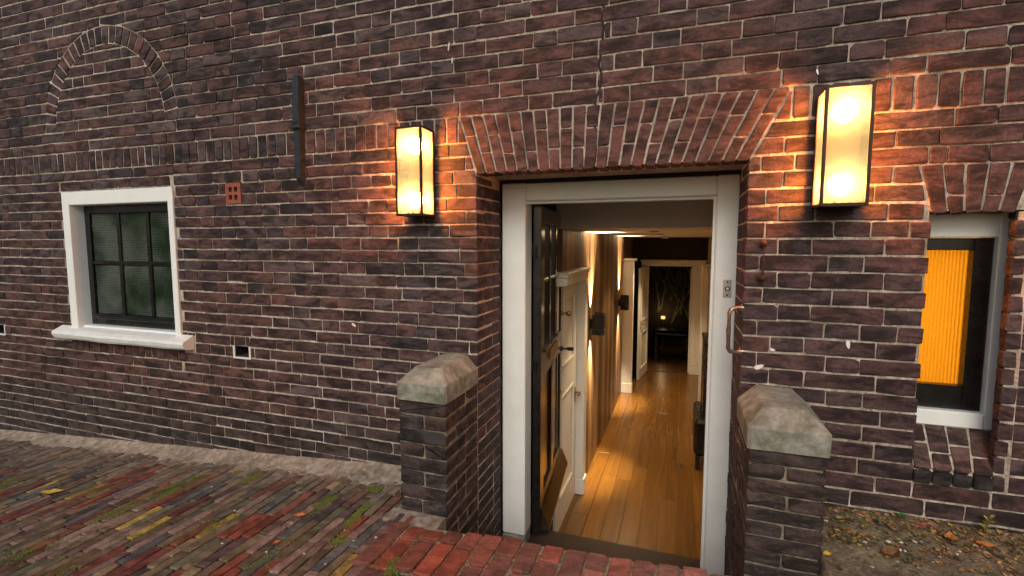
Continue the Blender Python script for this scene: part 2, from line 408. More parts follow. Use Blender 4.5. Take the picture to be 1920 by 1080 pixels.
# mortar body of the wall with its openings
RWX0, RWX1, RWZ0, RWZ1 = .898, 1.152, .50, 1.368
LWX0, LWX1, LWZ0, LWZ1 = -4.205, -3.11, .635, 1.617
HOLES = [(-2.652, -2.536, .5425, .610), (-5.155, -5.035, .5425, .610)]
VENT = (-2.666, -2.536, 1.490, 1.6225)
openings = [(XL - .0035, XR + .0035, -2, 1.608), (RWX0 - .006, RWX1 + .05, .36, RWZ1 + .006), (LWX0 - .004, LWX1 + .004, LWZ0 - .03, LWZ1 + .004)]
openings += HOLES + [VENT]
WX0, WX1, WZ0, WZ1 = -6.3, 2.0, -.75, 3.25
xs = sorted({WX0, WX1} | {x for o in openings for x in o[:2]}); zs = sorted({WZ0, WZ1} | {z for o in openings for z in o[2:] if z > WZ0})
mb = MB(); BY0, BY1 = .0065, .34
cell = {}
for i in range(len(xs) - 1):
    for j in range(len(zs) - 1):
        cx, cz = (xs[i] + xs[i + 1]) / 2, (zs[j] + zs[j + 1]) / 2
        cell[i, j] = not any(o[0] < cx < o[1] and o[2] < cz < o[3] for o in openings)
for (i, j), on in cell.items():
    if not on: continue
    x0, x1, z0, z1 = xs[i], xs[i + 1], zs[j], zs[j + 1]
    mb.add([(x0, BY0, z0), (x1, BY0, z0), (x1, BY0, z1), (x0, BY0, z1)], [(0, 1, 2, 3)])
    mb.add([(x0, BY1, z0), (x1, BY1, z0), (x1, BY1, z1), (x0, BY1, z1)], [(3, 2, 1, 0)])
    if not cell.get((i - 1, j)): mb.add([(x0, BY0, z0), (x0, BY0, z1), (x0, BY1, z1), (x0, BY1, z0)], [(0, 1, 2, 3)])
    if not cell.get((i + 1, j)): mb.add([(x1, BY0, z0), (x1, BY0, z1), (x1, BY1, z1), (x1, BY1, z0)], [(3, 2, 1, 0)])
    if not cell.get((i, j - 1)): mb.add([(x0, BY0, z0), (x1, BY0, z0), (x1, BY1, z0), (x0, BY1, z0)], [(3, 2, 1, 0)])
    if not cell.get((i, j + 1)): mb.add([(x0, BY0, z1), (x1, BY0, z1), (x1, BY1, z1), (x0, BY1, z1)], [(0, 1, 2, 3)])
wall = mb.build('wall', M_MORTAR, house)

# ---- crack over the door
CRACK = [onY(*p) for p in [(1113, 305), (1114, 190), (1126, 150), (1121, 118), (1129, 60), (1126, 30), (1131, 0)]] + [Vector((-.36, 0, 2.6)), Vector((-.37, 0, 3.3))]
def crack_x(z):
    for a, b2 in zip(CRACK, CRACK[1:]):
        if a.z <= z <= b2.z: return a.x + (b2.x - a.x) * (z - a.z) / (b2.z - a.z)
    return None

# ---- lay the courses (Flemish bond)
J = .0085                                      # joint width
ARC = (-3.68, ZT + 2 * .0712, .652, .540)                 # blind arch: centre x, z, outer and inner radius
AT0, AT1 = (XL, 1.600), (-1.085, ZT)           # door arch skewbacks
AT2, AT3 = (XR, 1.600), (.405, ZT)
RA0, RA1, RA2, RA3 = (.898, 1.366), (.852, 1.5485), (1.152, 1.366), (1.200, 1.5485)
def sub_rect(rs, k):
    out = []
    for x0, x1, z0, z1 in rs:
        if x1 <= k[0] or x0 >= k[1] or z1 <= k[2] or z0 >= k[3]: out.append((x0, x1, z0, z1)); continue
        xa, xb = max(x0, k[0]), min(x1, k[1])
        if xa - x0 > .02: out.append((x0, xa, z0, z1))
        if x1 - xb > .02: out.append((xb, x1, z0, z1))
        if k[2] - z0 > .018: out.append((xa, xb, z0, k[2]))
        if z1 - k[3] > .018: out.append((xa, xb, k[3], z1))
    return out
KEEP = [(XL, XR, -2, 1.60), (RWX0, RWX1, .297, RWZ1), (LWX0 - .012, LWX1 + .008, .47, LWZ1 + .006), VENT] + \
       [(h[0] - .006, h[1] + .006, h[2], h[3]) for h in HOLES] + \
       [(-1.238, XL + .01, -2, .53), (XR - .01, .512, -2, .51), (-4.33, -2.99, .55, .645), (.875, 1.178, 1.366, 1.5485)]
def row_rects(x0, x1, z0, z1, k, seg):
    out = []; P = .3655 if seg < 2 else .384
    x = x0 - P + (k % 2) * P / 2 + rng.uniform(-.012, .012) + .06
    while x < x1:
        st = (.2435 if seg < 2 else .256) + rng.uniform(-.007, .007); hd = (P - (.2435 if seg < 2 else .256)) + rng.uniform(-.006, .006)
        r = rng.random()
        parts = [st, hd] if r > .06 else ([hd, hd, hd] if r > .03 else [hd, st])
        for L in parts:
            a, b2 = max(x, x0), min(x + L, x1)
            if b2 - a > .035: out.append((a, b2, z0, z1))
            x += L
    # no slivers at the ends: the last brick is cut longer instead
    if out and out[-1][1] < x1 - .001: a, b2, c, d = out[-1]; out[-1] = (a, x1, c, d)
    if out and out[0][0] > x0 + .001: a, b2, c, d = out[0]; out[0] = (x0, b2, c, d)
    return out
pieces = []                                    # (poly, depth)
def lay(x0, x1, ztop, pitch, nrow, seg, up=False, k0=0):
    for k in range(nrow):
        za = ztop + k * pitch if up else ztop - (k + 1) * pitch
        zb2 = za + pitch
        rs = row_rects(x0, x1, za, zb2, k + k0, seg)
        for kk in KEEP: rs = sub_rect(rs, kk)
        for a, b2, c, d in rs:
            if b2 - a < .03: continue
            cxk = crack_x((c + d) / 2)
            segs = [(a, b2)]
            if cxk is not None and a + .03 < cxk < b2 - .03: segs = [(a, cxk + .0015), (cxk + .0095, b2)]
            for (aa, bb) in segs:
                jz = (-.0016, .0016)
                poly = rect(aa + J * .36, bb - J * .36, c + J * .55 + rng.uniform(*jz), d - J * .55 + rng.uniform(*jz))
                edge = abs(aa - XR) < .02 or abs(bb - XL) < .02 or abs(aa - RWX1) < .02 or abs(bb - RWX0) < .02
                if edge:                                       # bricks run out to the opening's edge
                    poly = [(p[0] + (J / 2 if (abs(bb - XL) < .02 or abs(bb - RWX0) < .02) and p[0] > (aa + bb) / 2 else 0)
                             - (J / 2 if (abs(aa - XR) < .02 or abs(aa - RWX1) < .02) and p[0] < (aa + bb) / 2 else 0), p[1]) for p in poly]
                # blind arch: what lies outside the ring, and what lies inside it
                cx, cz = sum(p[0] for p in poly) / 4, sum(p[1] for p in poly) / 4
                if cz > ARC[1]:
                    r = math.hypot(cx - ARC[0], cz - ARC[1]); n = ((cx - ARC[0]) / r, (cz - ARC[1]) / r)
                    inner = list(poly)
                    for q in range(28):
                        an = math.pi * q / 27; nn = (math.cos(an), math.sin(an))
                        inner = clip_half(inner, (ARC[0] + nn[0] * (ARC[3] - .004), ARC[1] + nn[1] * (ARC[3] - .004)), (-nn[0], -nn[1]))
                        if len(inner) < 3: break
                    far = max(poly, key=lambda p: math.hypot(p[0] - ARC[0], p[1] - ARC[1])); rf = math.hypot(far[0] - ARC[0], far[1] - ARC[1])
                    if r < ARC[2]: n = ((far[0] - ARC[0]) / rf, (far[1] - ARC[1]) / rf)
                    poly = clip_half(poly, (ARC[0] + n[0] * (ARC[2] + .004), ARC[1] + n[1] * (ARC[2] + .004)), n)
                    if len(inner) >= 3 and area(inner) > .0004: pieces.append((inner, .105))
                    if len(poly) < 3 or area(poly) < .0004: continue
                # flat arches: cut along the skewback
                def cut(poly, p0, p1, left, zlo, zhi):
                    if not poly or len(poly) < 3: return poly
                    if max(p[1] for p in poly) < zlo + .01 or min(p[1] for p in poly) > zhi - .01: return poly
                    d = (p1[0] - p0[0], p1[1] - p0[1]); L = math.hypot(*d); nn = (-d[1] / L, d[0] / L)
                    if not left: nn = (-nn[0], -nn[1])
                    return clip_half(poly, (p0[0] + nn[0] * .006, p0[1] + nn[1] * .006), nn)
                if cx < -.5: poly = cut(poly, AT0, AT1, True, 1.6, ZT)
                elif cx < .8: poly = cut(poly, AT2, AT3, False, 1.6, ZT)
                if cx > .5 and cz < 1.5485 and cz > 1.366:
                    if cx < 1.023: poly = cut(poly, RA0, RA1, True, 1.366, 1.5485)
                    else: poly = cut(poly, RA2, RA3, False, 1.366, 1.5485)
                if len(poly) < 3 or area(poly) < .0006: continue
                dep = .105
                if edge: dep = .105 if (k + k0) % 2 else .212
                if edge and aa > .8: dep = .035
                pieces.append((poly, dep))
lay(WX0, XL, ZB, .0677, 37, 0)
lay(XR, WX1, ZB, .0695, 36, 2)
lay(WX0, WX1, ZT, .0712, 19, 1, up=True, k0=1)

arch_parts = {'soldier_brick': [], 'arch_brick': []}
for X0, X1 in ((WX0, -1.043), (.337, WX1)):
    x = X0
    while x < X1 - .02:
        wd = .0686 + rng.uniform(-.004, .004)
        if x + wd > X1 - .03: wd = X1 - x
        poly = rect(x + .005, x + wd - .005, ZB + .005, ZT - .006)
        if X1 < 0: poly = clip_half(poly, (AT0[0] - .006, AT0[1]), (-(AT1[1] - AT0[1]), (AT1[0] - AT0[0])))
        else: poly = clip_half(poly, (AT2[0] + .006, AT2[1]), ((AT3[1] - AT2[1]), -(AT3[0] - AT2[0])))
        if len(poly) >= 3 and area(poly) > .0003: arch_parts['soldier_brick'].append((poly, .105))
        x += wd
x = LWX0 - .02
while x < LWX1:                                                     # upright bricks under the sill
    wd = .062 + rng.uniform(-.003, .003); arch_parts['soldier_brick'].append((rect(x + .004, x + wd - .004, .474, .548), .1)); x += wd
def fan(b0, b1, t0, t1, n, z0, z1, split):
    for i in range(n):
        f0, f1 = i / n, (i + 1) / n
        def at(f, g): 
            xb = b0 + (b1 - b0) * f; xt = t0 + (t1 - t0) * f; return xb + (xt - xb) * g, z0 + (z1 - z0) * g
        def piece(g0, g1):
            p = [at(f0, g0), at(f1, g0), at(f1, g1), at(f0, g1)]
            e = .0045
            p = [(p[0][0] + e, p[0][1]), (p[1][0] - e, p[1][1]), (p[2][0] - e, p[2][1]), (p[3][0] + e, p[3][1])]
            arch_parts['arch_brick'].append((p, .11))
        if not split or (n == 5 and i % 2 == 0): piece(.0, 1 - .015)
        else:
            s = .34 if i % 2 else .655
            s += rng.uniform(-.02, .02); piece(0, s - .013); piece(s + .013, 1 - .018)
fan(XL, XR, AT1[0], AT3[0], 23, 1.600, ZT, True)
fan(RA0[0], RA2[0], RA1[0], RA3[0], 5, 1.366, 1.5485, True)
nv = 28
for i in range(nv):                                                 # blind arch ring
    a0 = math.pi * i / nv; a1 = math.pi * (i + 1) / nv; e = .0055 / .6
    p = [(ARC[0] + r * math.cos(a), ARC[1] + r * math.sin(a)) for r, a in ((ARC[3] + .003, a0 + e), (ARC[2] - .003, a0 + e), (ARC[2] - .003, a1 - e), (ARC[3] + .003, a1 - e))]
    arch_parts['arch_brick'].append((p, .1))

def put_bricks(name, plist, fr, parent, mat, limit=300, tint=brick_tint, stuff='brickwork', **kw):
    order = sorted(range(len(plist)), key=lambda i: -pix_area([fr(a, b2, 0) for a, b2 in plist[i][0]]))
    single = set(order[:limit]); rest = MB(); n = 0
    for i, (poly, dep) in enumerate(plist):
        v, f, c = brick_geo(poly, fr, dep, **kw); tc = tint(c)
        if i in single:
            b2 = MB(); b2.add(v, f, tc); b2.build(name, mat, parent, origin=c); n += 1
        else: rest.add(v, f, tc)
    if rest.v:
        o = rest.build(stuff, mat, parent); tag(o, kind='stuff')
    return n
put_bricks('brick', pieces, WAVY, wall, M_BRICK, 270)
put_bricks('soldier_brick', arch_parts['soldier_brick'], WAVY, wall, M_BRICK, 300, tint=lambda c: tuple(Vector(brick_tint(c)) * .95))
put_bricks('arch_brick', arch_parts['arch_brick'], WAVY, wall, M_BRICK, 300,
           tint=lambda c: tuple(Vector(brick_tint(c)).lerp(Vector((.135, .060, .050)), .45 if c[0] > -2 else .0)))

# dark gap of the crack, down in the joint
mb = MB()
for a, b2 in zip(CRACK, CRACK[1:]):
    n = 5
    for k in range(n):
        p, q = a.lerp(b2, k / n), a.lerp(b2, (k + 1) / n); w0, w1 = .0055, .0055
        j0, j1 = math.sin(p.z * 91) * .003, math.sin(q.z * 91) * .003
        mb.add([(p.x + .0055 - w0 + j0, .0025, p.z), (p.x + .0055 + w0 + j0, .0025, p.z), (q.x + .0055 + w1 + j1, .0025, q.z), (q.x + .0055 - w1 + j1, .0025, q.z)], [(0, 1, 2, 3)])
mb.build('crack', M_GAP, wall)

# reveal bricks (door sides, right window side)
def reveal(fr, d_end, z0, z1, ztop, pitch, k_par, first=None):
    out = []; k = 0; z = ztop
    while z > z0:
        za = z - pitch
        st = (.105 if (k + k_par) % 2 else .212) + J / 2
        a = st if first is None else first(k)
        while a < d_end - .03:
            L = rng.choice((.115, .23, .23)) + rng.uniform(-.006, .006)
            e = min(a + L, d_end)
            if d_end - e < .04: e = d_end
            if za >= z0 and z <= z1 + 1e-6: out.append((rect(a + J / 2, e - J / 2, za + J / 2, z - J / 2), .1))
            a = e
        z = za; k += 1
    return out
FY = .36                                       # front plane of the door frame
revL = frame((XL, 0, 0), (0, 1, 0), (0, 0, 1))
revR = frame((XR, 0, 0), (0, -1, 0), (0, 0, 1)); revRm = lambda a, b2, h=0.0: Vector((XR - h, a, b2))
pl = [p for p in reveal(revL, FY - .004, .53, 1.60, ZB, .0677, 0)]
pl += reveal(revL, FY - .004, -.75, .53 + .066, ZB, .0677, 0, first=lambda k: .004)
put_bricks('reveal_brick', pl, revL, wall, M_BRICK, 150, stuff='reveal_brickwork')
def mirror(fr):                                 # frame whose first axis runs backwards, keeps winding outward
    return fr
def flip(pl): return [([(-a, b2) for a, b2 in reversed(p)], d) for p, d in pl]
pr = reveal(None, FY - .004, .51, 1.60, ZB, .0695, 0) + reveal(None, FY - .004, -.75, .51 + .068, ZB, .0695, 0, first=lambda k: .004)
put_bricks('reveal_brick', flip(pr), revR, wall, M_BRICK, 150, stuff='reveal_brickwork')
ang = math.atan2(.045, .13)                     # splayed side of the small window
revW = frame((RWX1, 0, 0), (-math.sin(ang), -math.cos(ang), 0), (0, 0, 1))
pw_ = reveal(None, .15, .30, RWZ1, ZB, .0695, 0, first=lambda k: .036)
put_bricks('reveal_brick', flip(pw_), revW, wall, M_BRICK, 60, stuff='reveal_brickwork')

MB().prism([(-.16, .30), (-.012, .30), (-.012, RWZ1), (-.16, RWZ1)], revW, -.045, -.006).build('splay_mortar', M_MORTAR, wall)
# perforated terracotta brick and two vent holes
x0, x1, z0, z1 = VENT
mb = MB(); mb.box(x0 + .005, x1 - .005, .035, .06, z0 + .005, z1 - .005)
zc, xc = (z0 + z1) / 2, (x0 + x1) / 2
for a, b2, c, d in ((x0 + .004, x1 - .004, z0 + .004, z0 + .028), (x0 + .004, x1 - .004, z1 - .028, z1 - .004), (x0 + .004, x0 + .030, z0 + .028, z1 - .028),
                    (x1 - .030, x1 - .004, z0 + .028, z1 - .028), (x0 + .030, x1 - .030, zc - .009, zc + .009), (xc - .008, xc + .008, z0 + .028, zc - .009), (xc - .008, xc + .008, zc + .009, z1 - .028)):
    mb.box(a, b2, -.001, .05, c, d)
vb = mb.build('air_brick', M_TERRA, house)
tag(vb, 'red terracotta air brick with four square holes')
mb = MB(); mb.box(x0 + .006, x1 - .006, .030, .034, z0 + .006, z1 - .006); mb.build('vent_shadow', M_GAP, vb)
for h in HOLES:
    mb = MB(); mb.box(h[0] + .001, h[1] - .001, .10, .12, h[2] + .001, h[3] - .001)  # black lining stands in for the shade inside the hole
    mb.box(h[0] + .0005, h[0] + .003, .004, .0995, h[2] + .001, h[3] - .001); mb.box(h[1] - .003, h[1] - .0005, .004, .0995, h[2] + .001, h[3] - .001)
    mb.box(h[0] + .0035, h[1] - .0035, .004, .0995, h[2] + .0005, h[2] + .003); mb.box(h[0] + .0035, h[1] - .0035, .004, .0995, h[3] - .003, h[3] - .0005)
    ho = mb.build('vent_hole', M_GAP, house)
    mb = MB()
    mb.box(h[0] - .012, h[0] - .001, -.002, .06, h[2] - .004, h[3]); mb.box(h[1] + .001, h[1] + .012, -.002, .06, h[2] - .004, h[3])
    mb.box(h[0] - .012, h[1] + .012, -.0025, .06, h[2] - .012, h[2] - .004); mb.build('mortar_rim', M_SILL, ho)

# ---- left window
win = MB()
FYW = -.008
win.box(LWX0, LWX0 + .072, FYW, .16, LWZ0, LWZ1, bev=.004)
win.box(LWX1 - .045, LWX1, FYW, .16, LWZ0, LWZ1, bev=.004)
win.box(LWX0 + .072, LWX1 - .045, FYW + .002, .16, 1.522, LWZ1 - .001, bev=.004)
win.box(LWX0 + .072, LWX1 - .045, .03, .16, LWZ0, LWZ0 + .022, bev=.004)
win = win.build('window', M_WHITE, house); tag(win, 'white framed window with six obscure panes in a black sash')
MB().box(LWX0 - .011, LWX0 - .0012, .0005, .05, LWZ0 + .012, LWZ1 - .02).build('joint_shade', M_GAP, win)  # black strip put in for the shade of the gap beside the frame
sx0, sx1, sz0, sz1 = LWX0 + .074, LWX1 - .047, LWZ0 + .024, 1.520
gx0, gx1, gz0, gz1 = -4.083, -3.198, .735, 1.468
mb = MB(); mb.box(sx0, gx0, .085, .125, sz0, sz1, bev=.003); mb.box(gx1, sx1, .085, .125, sz0, sz1, bev=.003)
mb.box(gx0, gx1, .086, .125, gz1, sz1, bev=.003); mb.box(gx0, gx1, .086, .125, sz0, gz0, bev=.003)
mb.box(gx0, gx1, .068, .086, gz0 - .03, gz0 - .012, bev=.004)
mb.build('sash', M_BLACK, win)
bx = [gx0 + (gx1 - gx0) * k / 3 for k in range(4)]; bz = (gz0, 1.112, gz1)
for k in (1, 2): MB().box(bx[k] - .014, bx[k] + .014, .088, .120, gz0, gz1, bev=.004).build('glazing_bar', M_BLACK, win)
for k in range(3): MB().box(bx[k] + (.014 if k else 0), bx[k + 1] - (.014 if k < 2 else 0), .090, .120, bz[1] - .013, bz[1] + .013, bev=.004).build('glazing_bar', M_BLACK, win)
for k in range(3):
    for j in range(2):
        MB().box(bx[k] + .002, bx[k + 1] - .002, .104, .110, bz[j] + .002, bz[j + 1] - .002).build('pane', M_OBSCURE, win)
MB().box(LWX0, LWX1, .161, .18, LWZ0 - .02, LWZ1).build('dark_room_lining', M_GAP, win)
# sill: hand-rendered stone, slightly wavy nose
mb = MB(); prof = [(.10, .655), (-.045, .632), (-.072, .622), (-.078, .604), (-.070, .580), (-.058, .566), (.0, .560), (.10, .560)]
nx = 26; X0, X1 = -4.318, -3.005; v = []; f = []
for i in range(nx + 1):
    x = X0 + (X1 - X0) * i / nx
    for y, z in prof:
        e = -.004 if i in (0, nx) else 0
        dz = mnoise.noise(Vector((x * 4, y * 30, z * 20))) * .004
        dz -= .005 * math.exp(-((x + 3.75) / .25) ** 2) if y < -.05 else 0
        inx = LWX0 < x < LWX1
        v.append((x, (y if (y < .005 or inx) else .004) + mnoise.noise(Vector((x * 5, z * 40, 3))) * .004 * (y < 0) + e * -1 * (y < 0), z + dz))
n = len(prof)
for i in range(nx):
    for k in range(n): f.append((i * n + k, i * n + (k + 1) % n, (i + 1) * n + (k + 1) % n, (i + 1) * n + k))
f += [tuple(reversed(range(n))), tuple(nx * n + k for k in range(n))]
mb.add(v, [tuple(reversed(q)) for q in f]); mb.build('sill', M_SILL, win)

# ---- right window (lit amber blind)
wy = .13
mb = MB(); ax0, ax1, az0, az1 = .86, 1.212, .50, 1.372
mb.box(ax0, ax0 + .07, wy, wy + .09, az0, az1, bev=.004); mb.box(ax1 - .042, ax1, wy, wy + .09, az0, az1, bev=.004)
mb.box(ax0 + .07, ax1 - .042, wy + .001, wy + .09, 1.275, az1, bev=.004); mb.box(ax0 + .07, ax1 - .042, wy - .006, wy + .09, az0, az0 + .065, bev=.004)
rwin = mb.build('window', M_WHITE, house); tag(rwin, 'small window with black sash and glowing amber ribbed blind')
mb = MB(); mb.box(ax0 + .072, .935, wy + .025, wy + .07, az0 + .067, 1.273, bev=.003); mb.box(1.106, ax1 - .044, wy + .025, wy + .07, az0 + .067, 1.273, bev=.003)
mb.box(.935, 1.106, wy + .026, wy + .07, 1.224, 1.273, bev=.003); mb.box(.935, 1.106, wy + .026, wy + .07, az0 + .067, .665, bev=.003)
mb.build('sash', M_BLACK, rwin)
mb = MB(); v = []; f = []; nr = 180
for i in range(nr + 1):
    x = .928 + (1.115 - .928) * i / nr; y = wy + .075 + .0045 * math.sin(i * math.pi * 2 * 15 / nr)
    v += [(x, y, .66), (x, y, 1.23)]
for i in range(nr): f.append((2 * i, 2 * i + 2, 2 * i + 3, 2 * i + 1))
mb.add(v, f); mb.build('blind', M_BLIND, rwin, smooth=True)
# closed lit room niche behind the blind
mb = MB(); Y0, Y1 = wy + .10, wy + 1.0
mb.box(.70, 1.40, Y1, Y1 + .02, .3, 1.55); mb.box(.68, .70, Y0, Y1 + .02, .3, 1.55); mb.box(1.40, 1.42, Y0, Y1 + .02, .3, 1.55)
mb.box(.68, 1.42, Y0, Y1 + .02, 1.55, 1.57); mb.box(.68, 1.42, Y0, Y1 + .02, .28, .30)
mb.build('room_lining', M_INWHITE, rwin)
bl = bpy.data.lights.new('amber_room_light', 'POINT'); bl.energy = 7.5; bl.color = (1.0, .55, .13); bl.shadow_soft_size = .12
bo = bpy.data.objects.new('amber_room_light', bl); COL.objects.link(bo); bo.parent = rwin; bo.location = (1.02, wy + .62, .95)
# sloping brick sill with dark nose
sl0, sl1 = Vector((RWX0, -.012, .362)), Vector((RWX0, .128, .505))
fs = frame(sl0, (1, 0, 0), sl1 - sl0); SL = (sl1 - sl0).length
mb = MB(); mb.prism([(-.0, .012), (.30, .012), (.30, SL), (0, SL)], fs, -.10, -.006); mb.build('sill_bed', M_MORTAR, rwin)
for i in range(4):
    x0, x1 = i * .0635 + .004, (i + 1) * .0635 - .004
    cut = .075 if i % 2 else .115
    for a, b2 in ((.004, cut - .005), (cut + .005, SL - .004)):
        w_ = lambda q: 1 + .17 * q / SL
        v, f, c = brick_geo([(x0 * w_(a), a), (x1 * w_(a), a), (x1 * w_(b2), b2), (x0 * w_(b2), b2)], fs, .06, ch=.004)
        bb = MB(); bb.add(v, f, tuple(Vector((.115, .064, .056)) * rng.uniform(.85, 1.15))); bb.build('sill_brick', M_BRICK, rwin, origin=c)
    v, f, c = brick_geo(rect(RWX0 + x0 - .001, RWX0 + x1 + .001, .297 + .004, .352), WALL, .06, proud=.010, ch=.004, inset=.004)
    bb = MB(); bb.add(v, f, tuple(Vector((.040, .032, .031)) * rng.uniform(.7, 1.3))); bb.build('sill_nose', M_BRICK, rwin, origin=c)
MB().box(RWX0 - .004, RWX1 + .004, .0062, .02, .29, .362).build('sill_bed', M_MORTAR, rwin)

# ---- door frame
ix0, ix1, iz1 = -.846, .156, 1.490
mb = MB(); fz0 = -.60
mb.box(XL + .004, ix0, FY, FY + .13, -.50, 1.590, bev=.006); mb.box(ix1, XR + .006, FY, FY + .13, fz0, 1.590, bev=.006)
mb.box(ix0, ix1, FY + .002, FY + .13, iz1, 1.588, bev=.006)
for x0, x1 in ((ix1 - .014, ix1),): mb.box(x0, x1, FY + .03, FY + .085, fz0, iz1)
mb.box(ix0, ix1 - .014, FY + .031, FY + .085, iz1 - .014, iz1)
df_ = mb.build('door_frame', M_WHITE, house); tag(df_, 'wide white painted door frame set deep in the brick opening')
MB().box(XL + .004, ix0 - .001, FY - .006, FY + .13, fz0, -.502, bev=.008).build('plinth_block', M_STONE, df_)
MB().box(ix0 + .001, ix1 - .001, FY + .02, FY + .22, LAND_Z - .035, LAND_Z, bev=.004).build('threshold', M_DARKSTEP, df_)
for z in (-.32, .52, 1.22): MB().lathe([(.006, -.04), (.006, .04)], (ix0 + .006, FY + .138, z), 'z', 10).build('hinge', M_BLACK, df_)
# bell plate on the right jamb
P = onY(1363.5, 541, FY); bell = empty('doorbell', (P.x, FY, P.z - .045), 'small steel doorbell plate with round button on the white door jamb', 'doorbell')
MB().box(P.x - .019, P.x + .019, FY - .005, FY - .0005, P.z - .044, P.z + .044, bev=.002).build('plate', M_STEEL, bell)
bt = MB().lathe([(.012, -.012), (.012, -.005)], (P.x, FY, P.z), 'y', 16).build('button_ring', M_BLACK, bell)
MB().lathe([(.006, -.016), (.007, -.0125)], (P.x, FY, P.z), 'y', 12).build('button', M_PLAST, bell)
for s in (-1, 1): MB().lathe([(.004, -.007), (.005, -.0052)], (P.x, FY, P.z + s * .033), 'y', 8).build('screw', M_BLACK, bell)

# ---- front door leaf (stands open, hinged left)
LA = math.radians(5.5); LW, LT = .985, .048; LZ0, LZ1 = LAND_Z + .012, iz1 - .016
leaf_o = Vector((ix0 + .054, FY + .150, 0)); ld = Vector((-math.sin(LA), math.cos(LA), 0)); ln = Vector((math.cos(LA), math.sin(LA), 0))
def leafP(a, h, z): return leaf_o + ld * a + ln * h + Vector((0, 0, z))
class LB(MB):                                   # boxes in leaf coordinates: along the leaf, out of its face, up
    def lbox(s, a0, a1, h0, h1, z0, z1, tint=(1, 1, 1), bev=.003):
        q = MB(); q.box(a0, a1, h0, h1, z0, z1, bev=bev)
        s.add([leafP(*p) for p in q.v], [tuple(reversed(f)) for f in q.f], tint); return s
cols = [(.115, .335), (.385, .605), (.655, .870)]
lb = LB(); gz = (.585, 1.375)
lb.lbox(0, .115, -LT, 0, LZ0, LZ1); lb.lbox(.870, LW, -LT, 0, LZ0, LZ1)
lb.lbox(.115, .870, -LT, -.001, gz[1], LZ1); lb.lbox(.115, .870, -LT, -.001, .43, gz[0]); lb.lbox(.115, .870, -LT, -.001, LZ0, -.37)
lb.lbox(.335, .385, -LT, -.002, gz[0], gz[1]); lb.lbox(.605, .655, -LT, -.002, gz[0], gz[1])
lb.lbox(.465, .520, -LT, -.002, -.37, .43)
fd = lb.build('front_door', M_DOORWOOD, house); tag(fd, 'dark varnished front door standing open, six panes over two tall panels')
LB().lbox(-.004, -.0005, -LT, 0, LZ0, LZ1, bev=.001).build('hinge_edge', M_BLACK, fd)
for a0, a1 in cols:
    LB().lbox(a0, a1, -LT + .004, -.004, 1.008, 1.030).build('glazing_bar', M_DOORWOOD, fd)
    for z0, z1 in ((gz[0], 1.008), (1.030, gz[1])):
        LB().lbox(a0 + .001, a1 - .001, -.028, -.022, z0 + .001, z1 - .001, bev=.0).build('pane', M_DGLASS, fd)
    LB().lbox(a0 - .004, a1 + .004, -.001, .010, gz[0] - .014, gz[0] + .006).build('glazing_sill', M_DOORWOOD, fd)
for a0, a1 in ((.115, .465), (.520, .870)):
    LB().lbox(a0, a1, -.036, -.020, -.37, .43).build('panel', M_DOORWOOD, fd)
    q = LB()
    q.lbox(a0, a0 + .022, -.019, -.003, -.37, .43); q.lbox(a1 - .022, a1, -.019, -.003, -.37, .43)
    q.lbox(a0 + .022, a1 - .022, -.019, -.003, .408, .43); q.lbox(a0 + .022, a1 - .022, -.019, -.003, -.37, -.348)
    q.build('panel_moulding', M_DOORWOOD, fd)
# weather board: wedge
q = LB(); pv = [(.0, .0, -.40), (.0, .012, -.42), (.0, .055, -.525), (.0, .055, -.548), (.0, .0, -.548)]
v = [leafP(.02, h, z) for _, h, z in pv] + [leafP(LW - .02, h, z) for _, h, z in pv]; n = 5
q.add(v, [tuple(range(n)), tuple(reversed(range(n, 2 * n)))] + [(i, i + n, (i + 1) % n + n, (i + 1) % n) for i in range(n)]); q.build('weather_board', M_DOORWOOD, fd)
def leaf_lathe(prof, a, z, n=14):
    q = MB(); q.lathe(prof, (0, 0, 0), 'y', n); o = LB(); o.add([leafP(a + p[0], p[1], z + p[2]) for p in q.v], q.f); return o
leaf_lathe([(.022, 0), (.022, .006), (.009, .010), (.008, .030), (.020, .042), (.026, .056), (.018, .070), (.004, .073)], LW - .055, .705).build('knob', M_BRASS, fd, smooth=True)
leaf_lathe([(.02, 0), (.02, .008), (.008, .012), (.008, .045)], LW - .06, .425).build('lever_rose', M_BLACK, fd)
LB().lbox(LW - .07, LW - .045, .045, .095, .412, .438).build('lever', M_BLACK, fd)
LB().lbox(.33, .66, 0, .012, .475, .545).build('letter_plate', M_BRASS, fd)
for z in (-.30, .50, 1.20): MB().lathe([(.006, -.04), (.006, .04)], tuple(leafP(-.010, -.03, z)), 'z', 10).build('hinge', M_BLACK, fd)

for (x0, y0, x1, y1, wd) in ((842, 80, 840, 94, .0022), (848, 108, 847, 118, .0022), (1532, 130, 1534, 139, .003), (1417, 690, 1429, 686, .008), (1590, 640, 1591, 652, .006), (1445, 655, 1452, 657, .005), (660, 607, 665, 612, .004)):
    a, b2 = onY(x0, y0, -.006), onY(x1, y1, -.006); d = (b2 - a).normalized(); n = Vector((d.z, 0, -d.x)) * wd
    pts = [a - d * wd * .8, a + n, a.lerp(b2, .5) + n * 1.3, b2 + n * .6, b2 + d * wd, b2 - n * .7, a.lerp(b2, .4) - n * 1.1, a - n]
    mb = MB(); mb.add([(p.x, -.0058, p.z) for p in pts] + [(p.x, .004, p.z) for p in pts], [tuple(reversed(range(8)))] + [((i + 1) % 8, (i + 1) % 8 + 8, i + 8, i) for i in range(8)])
    mb.build('lime_splash', M_PLAST, wall)
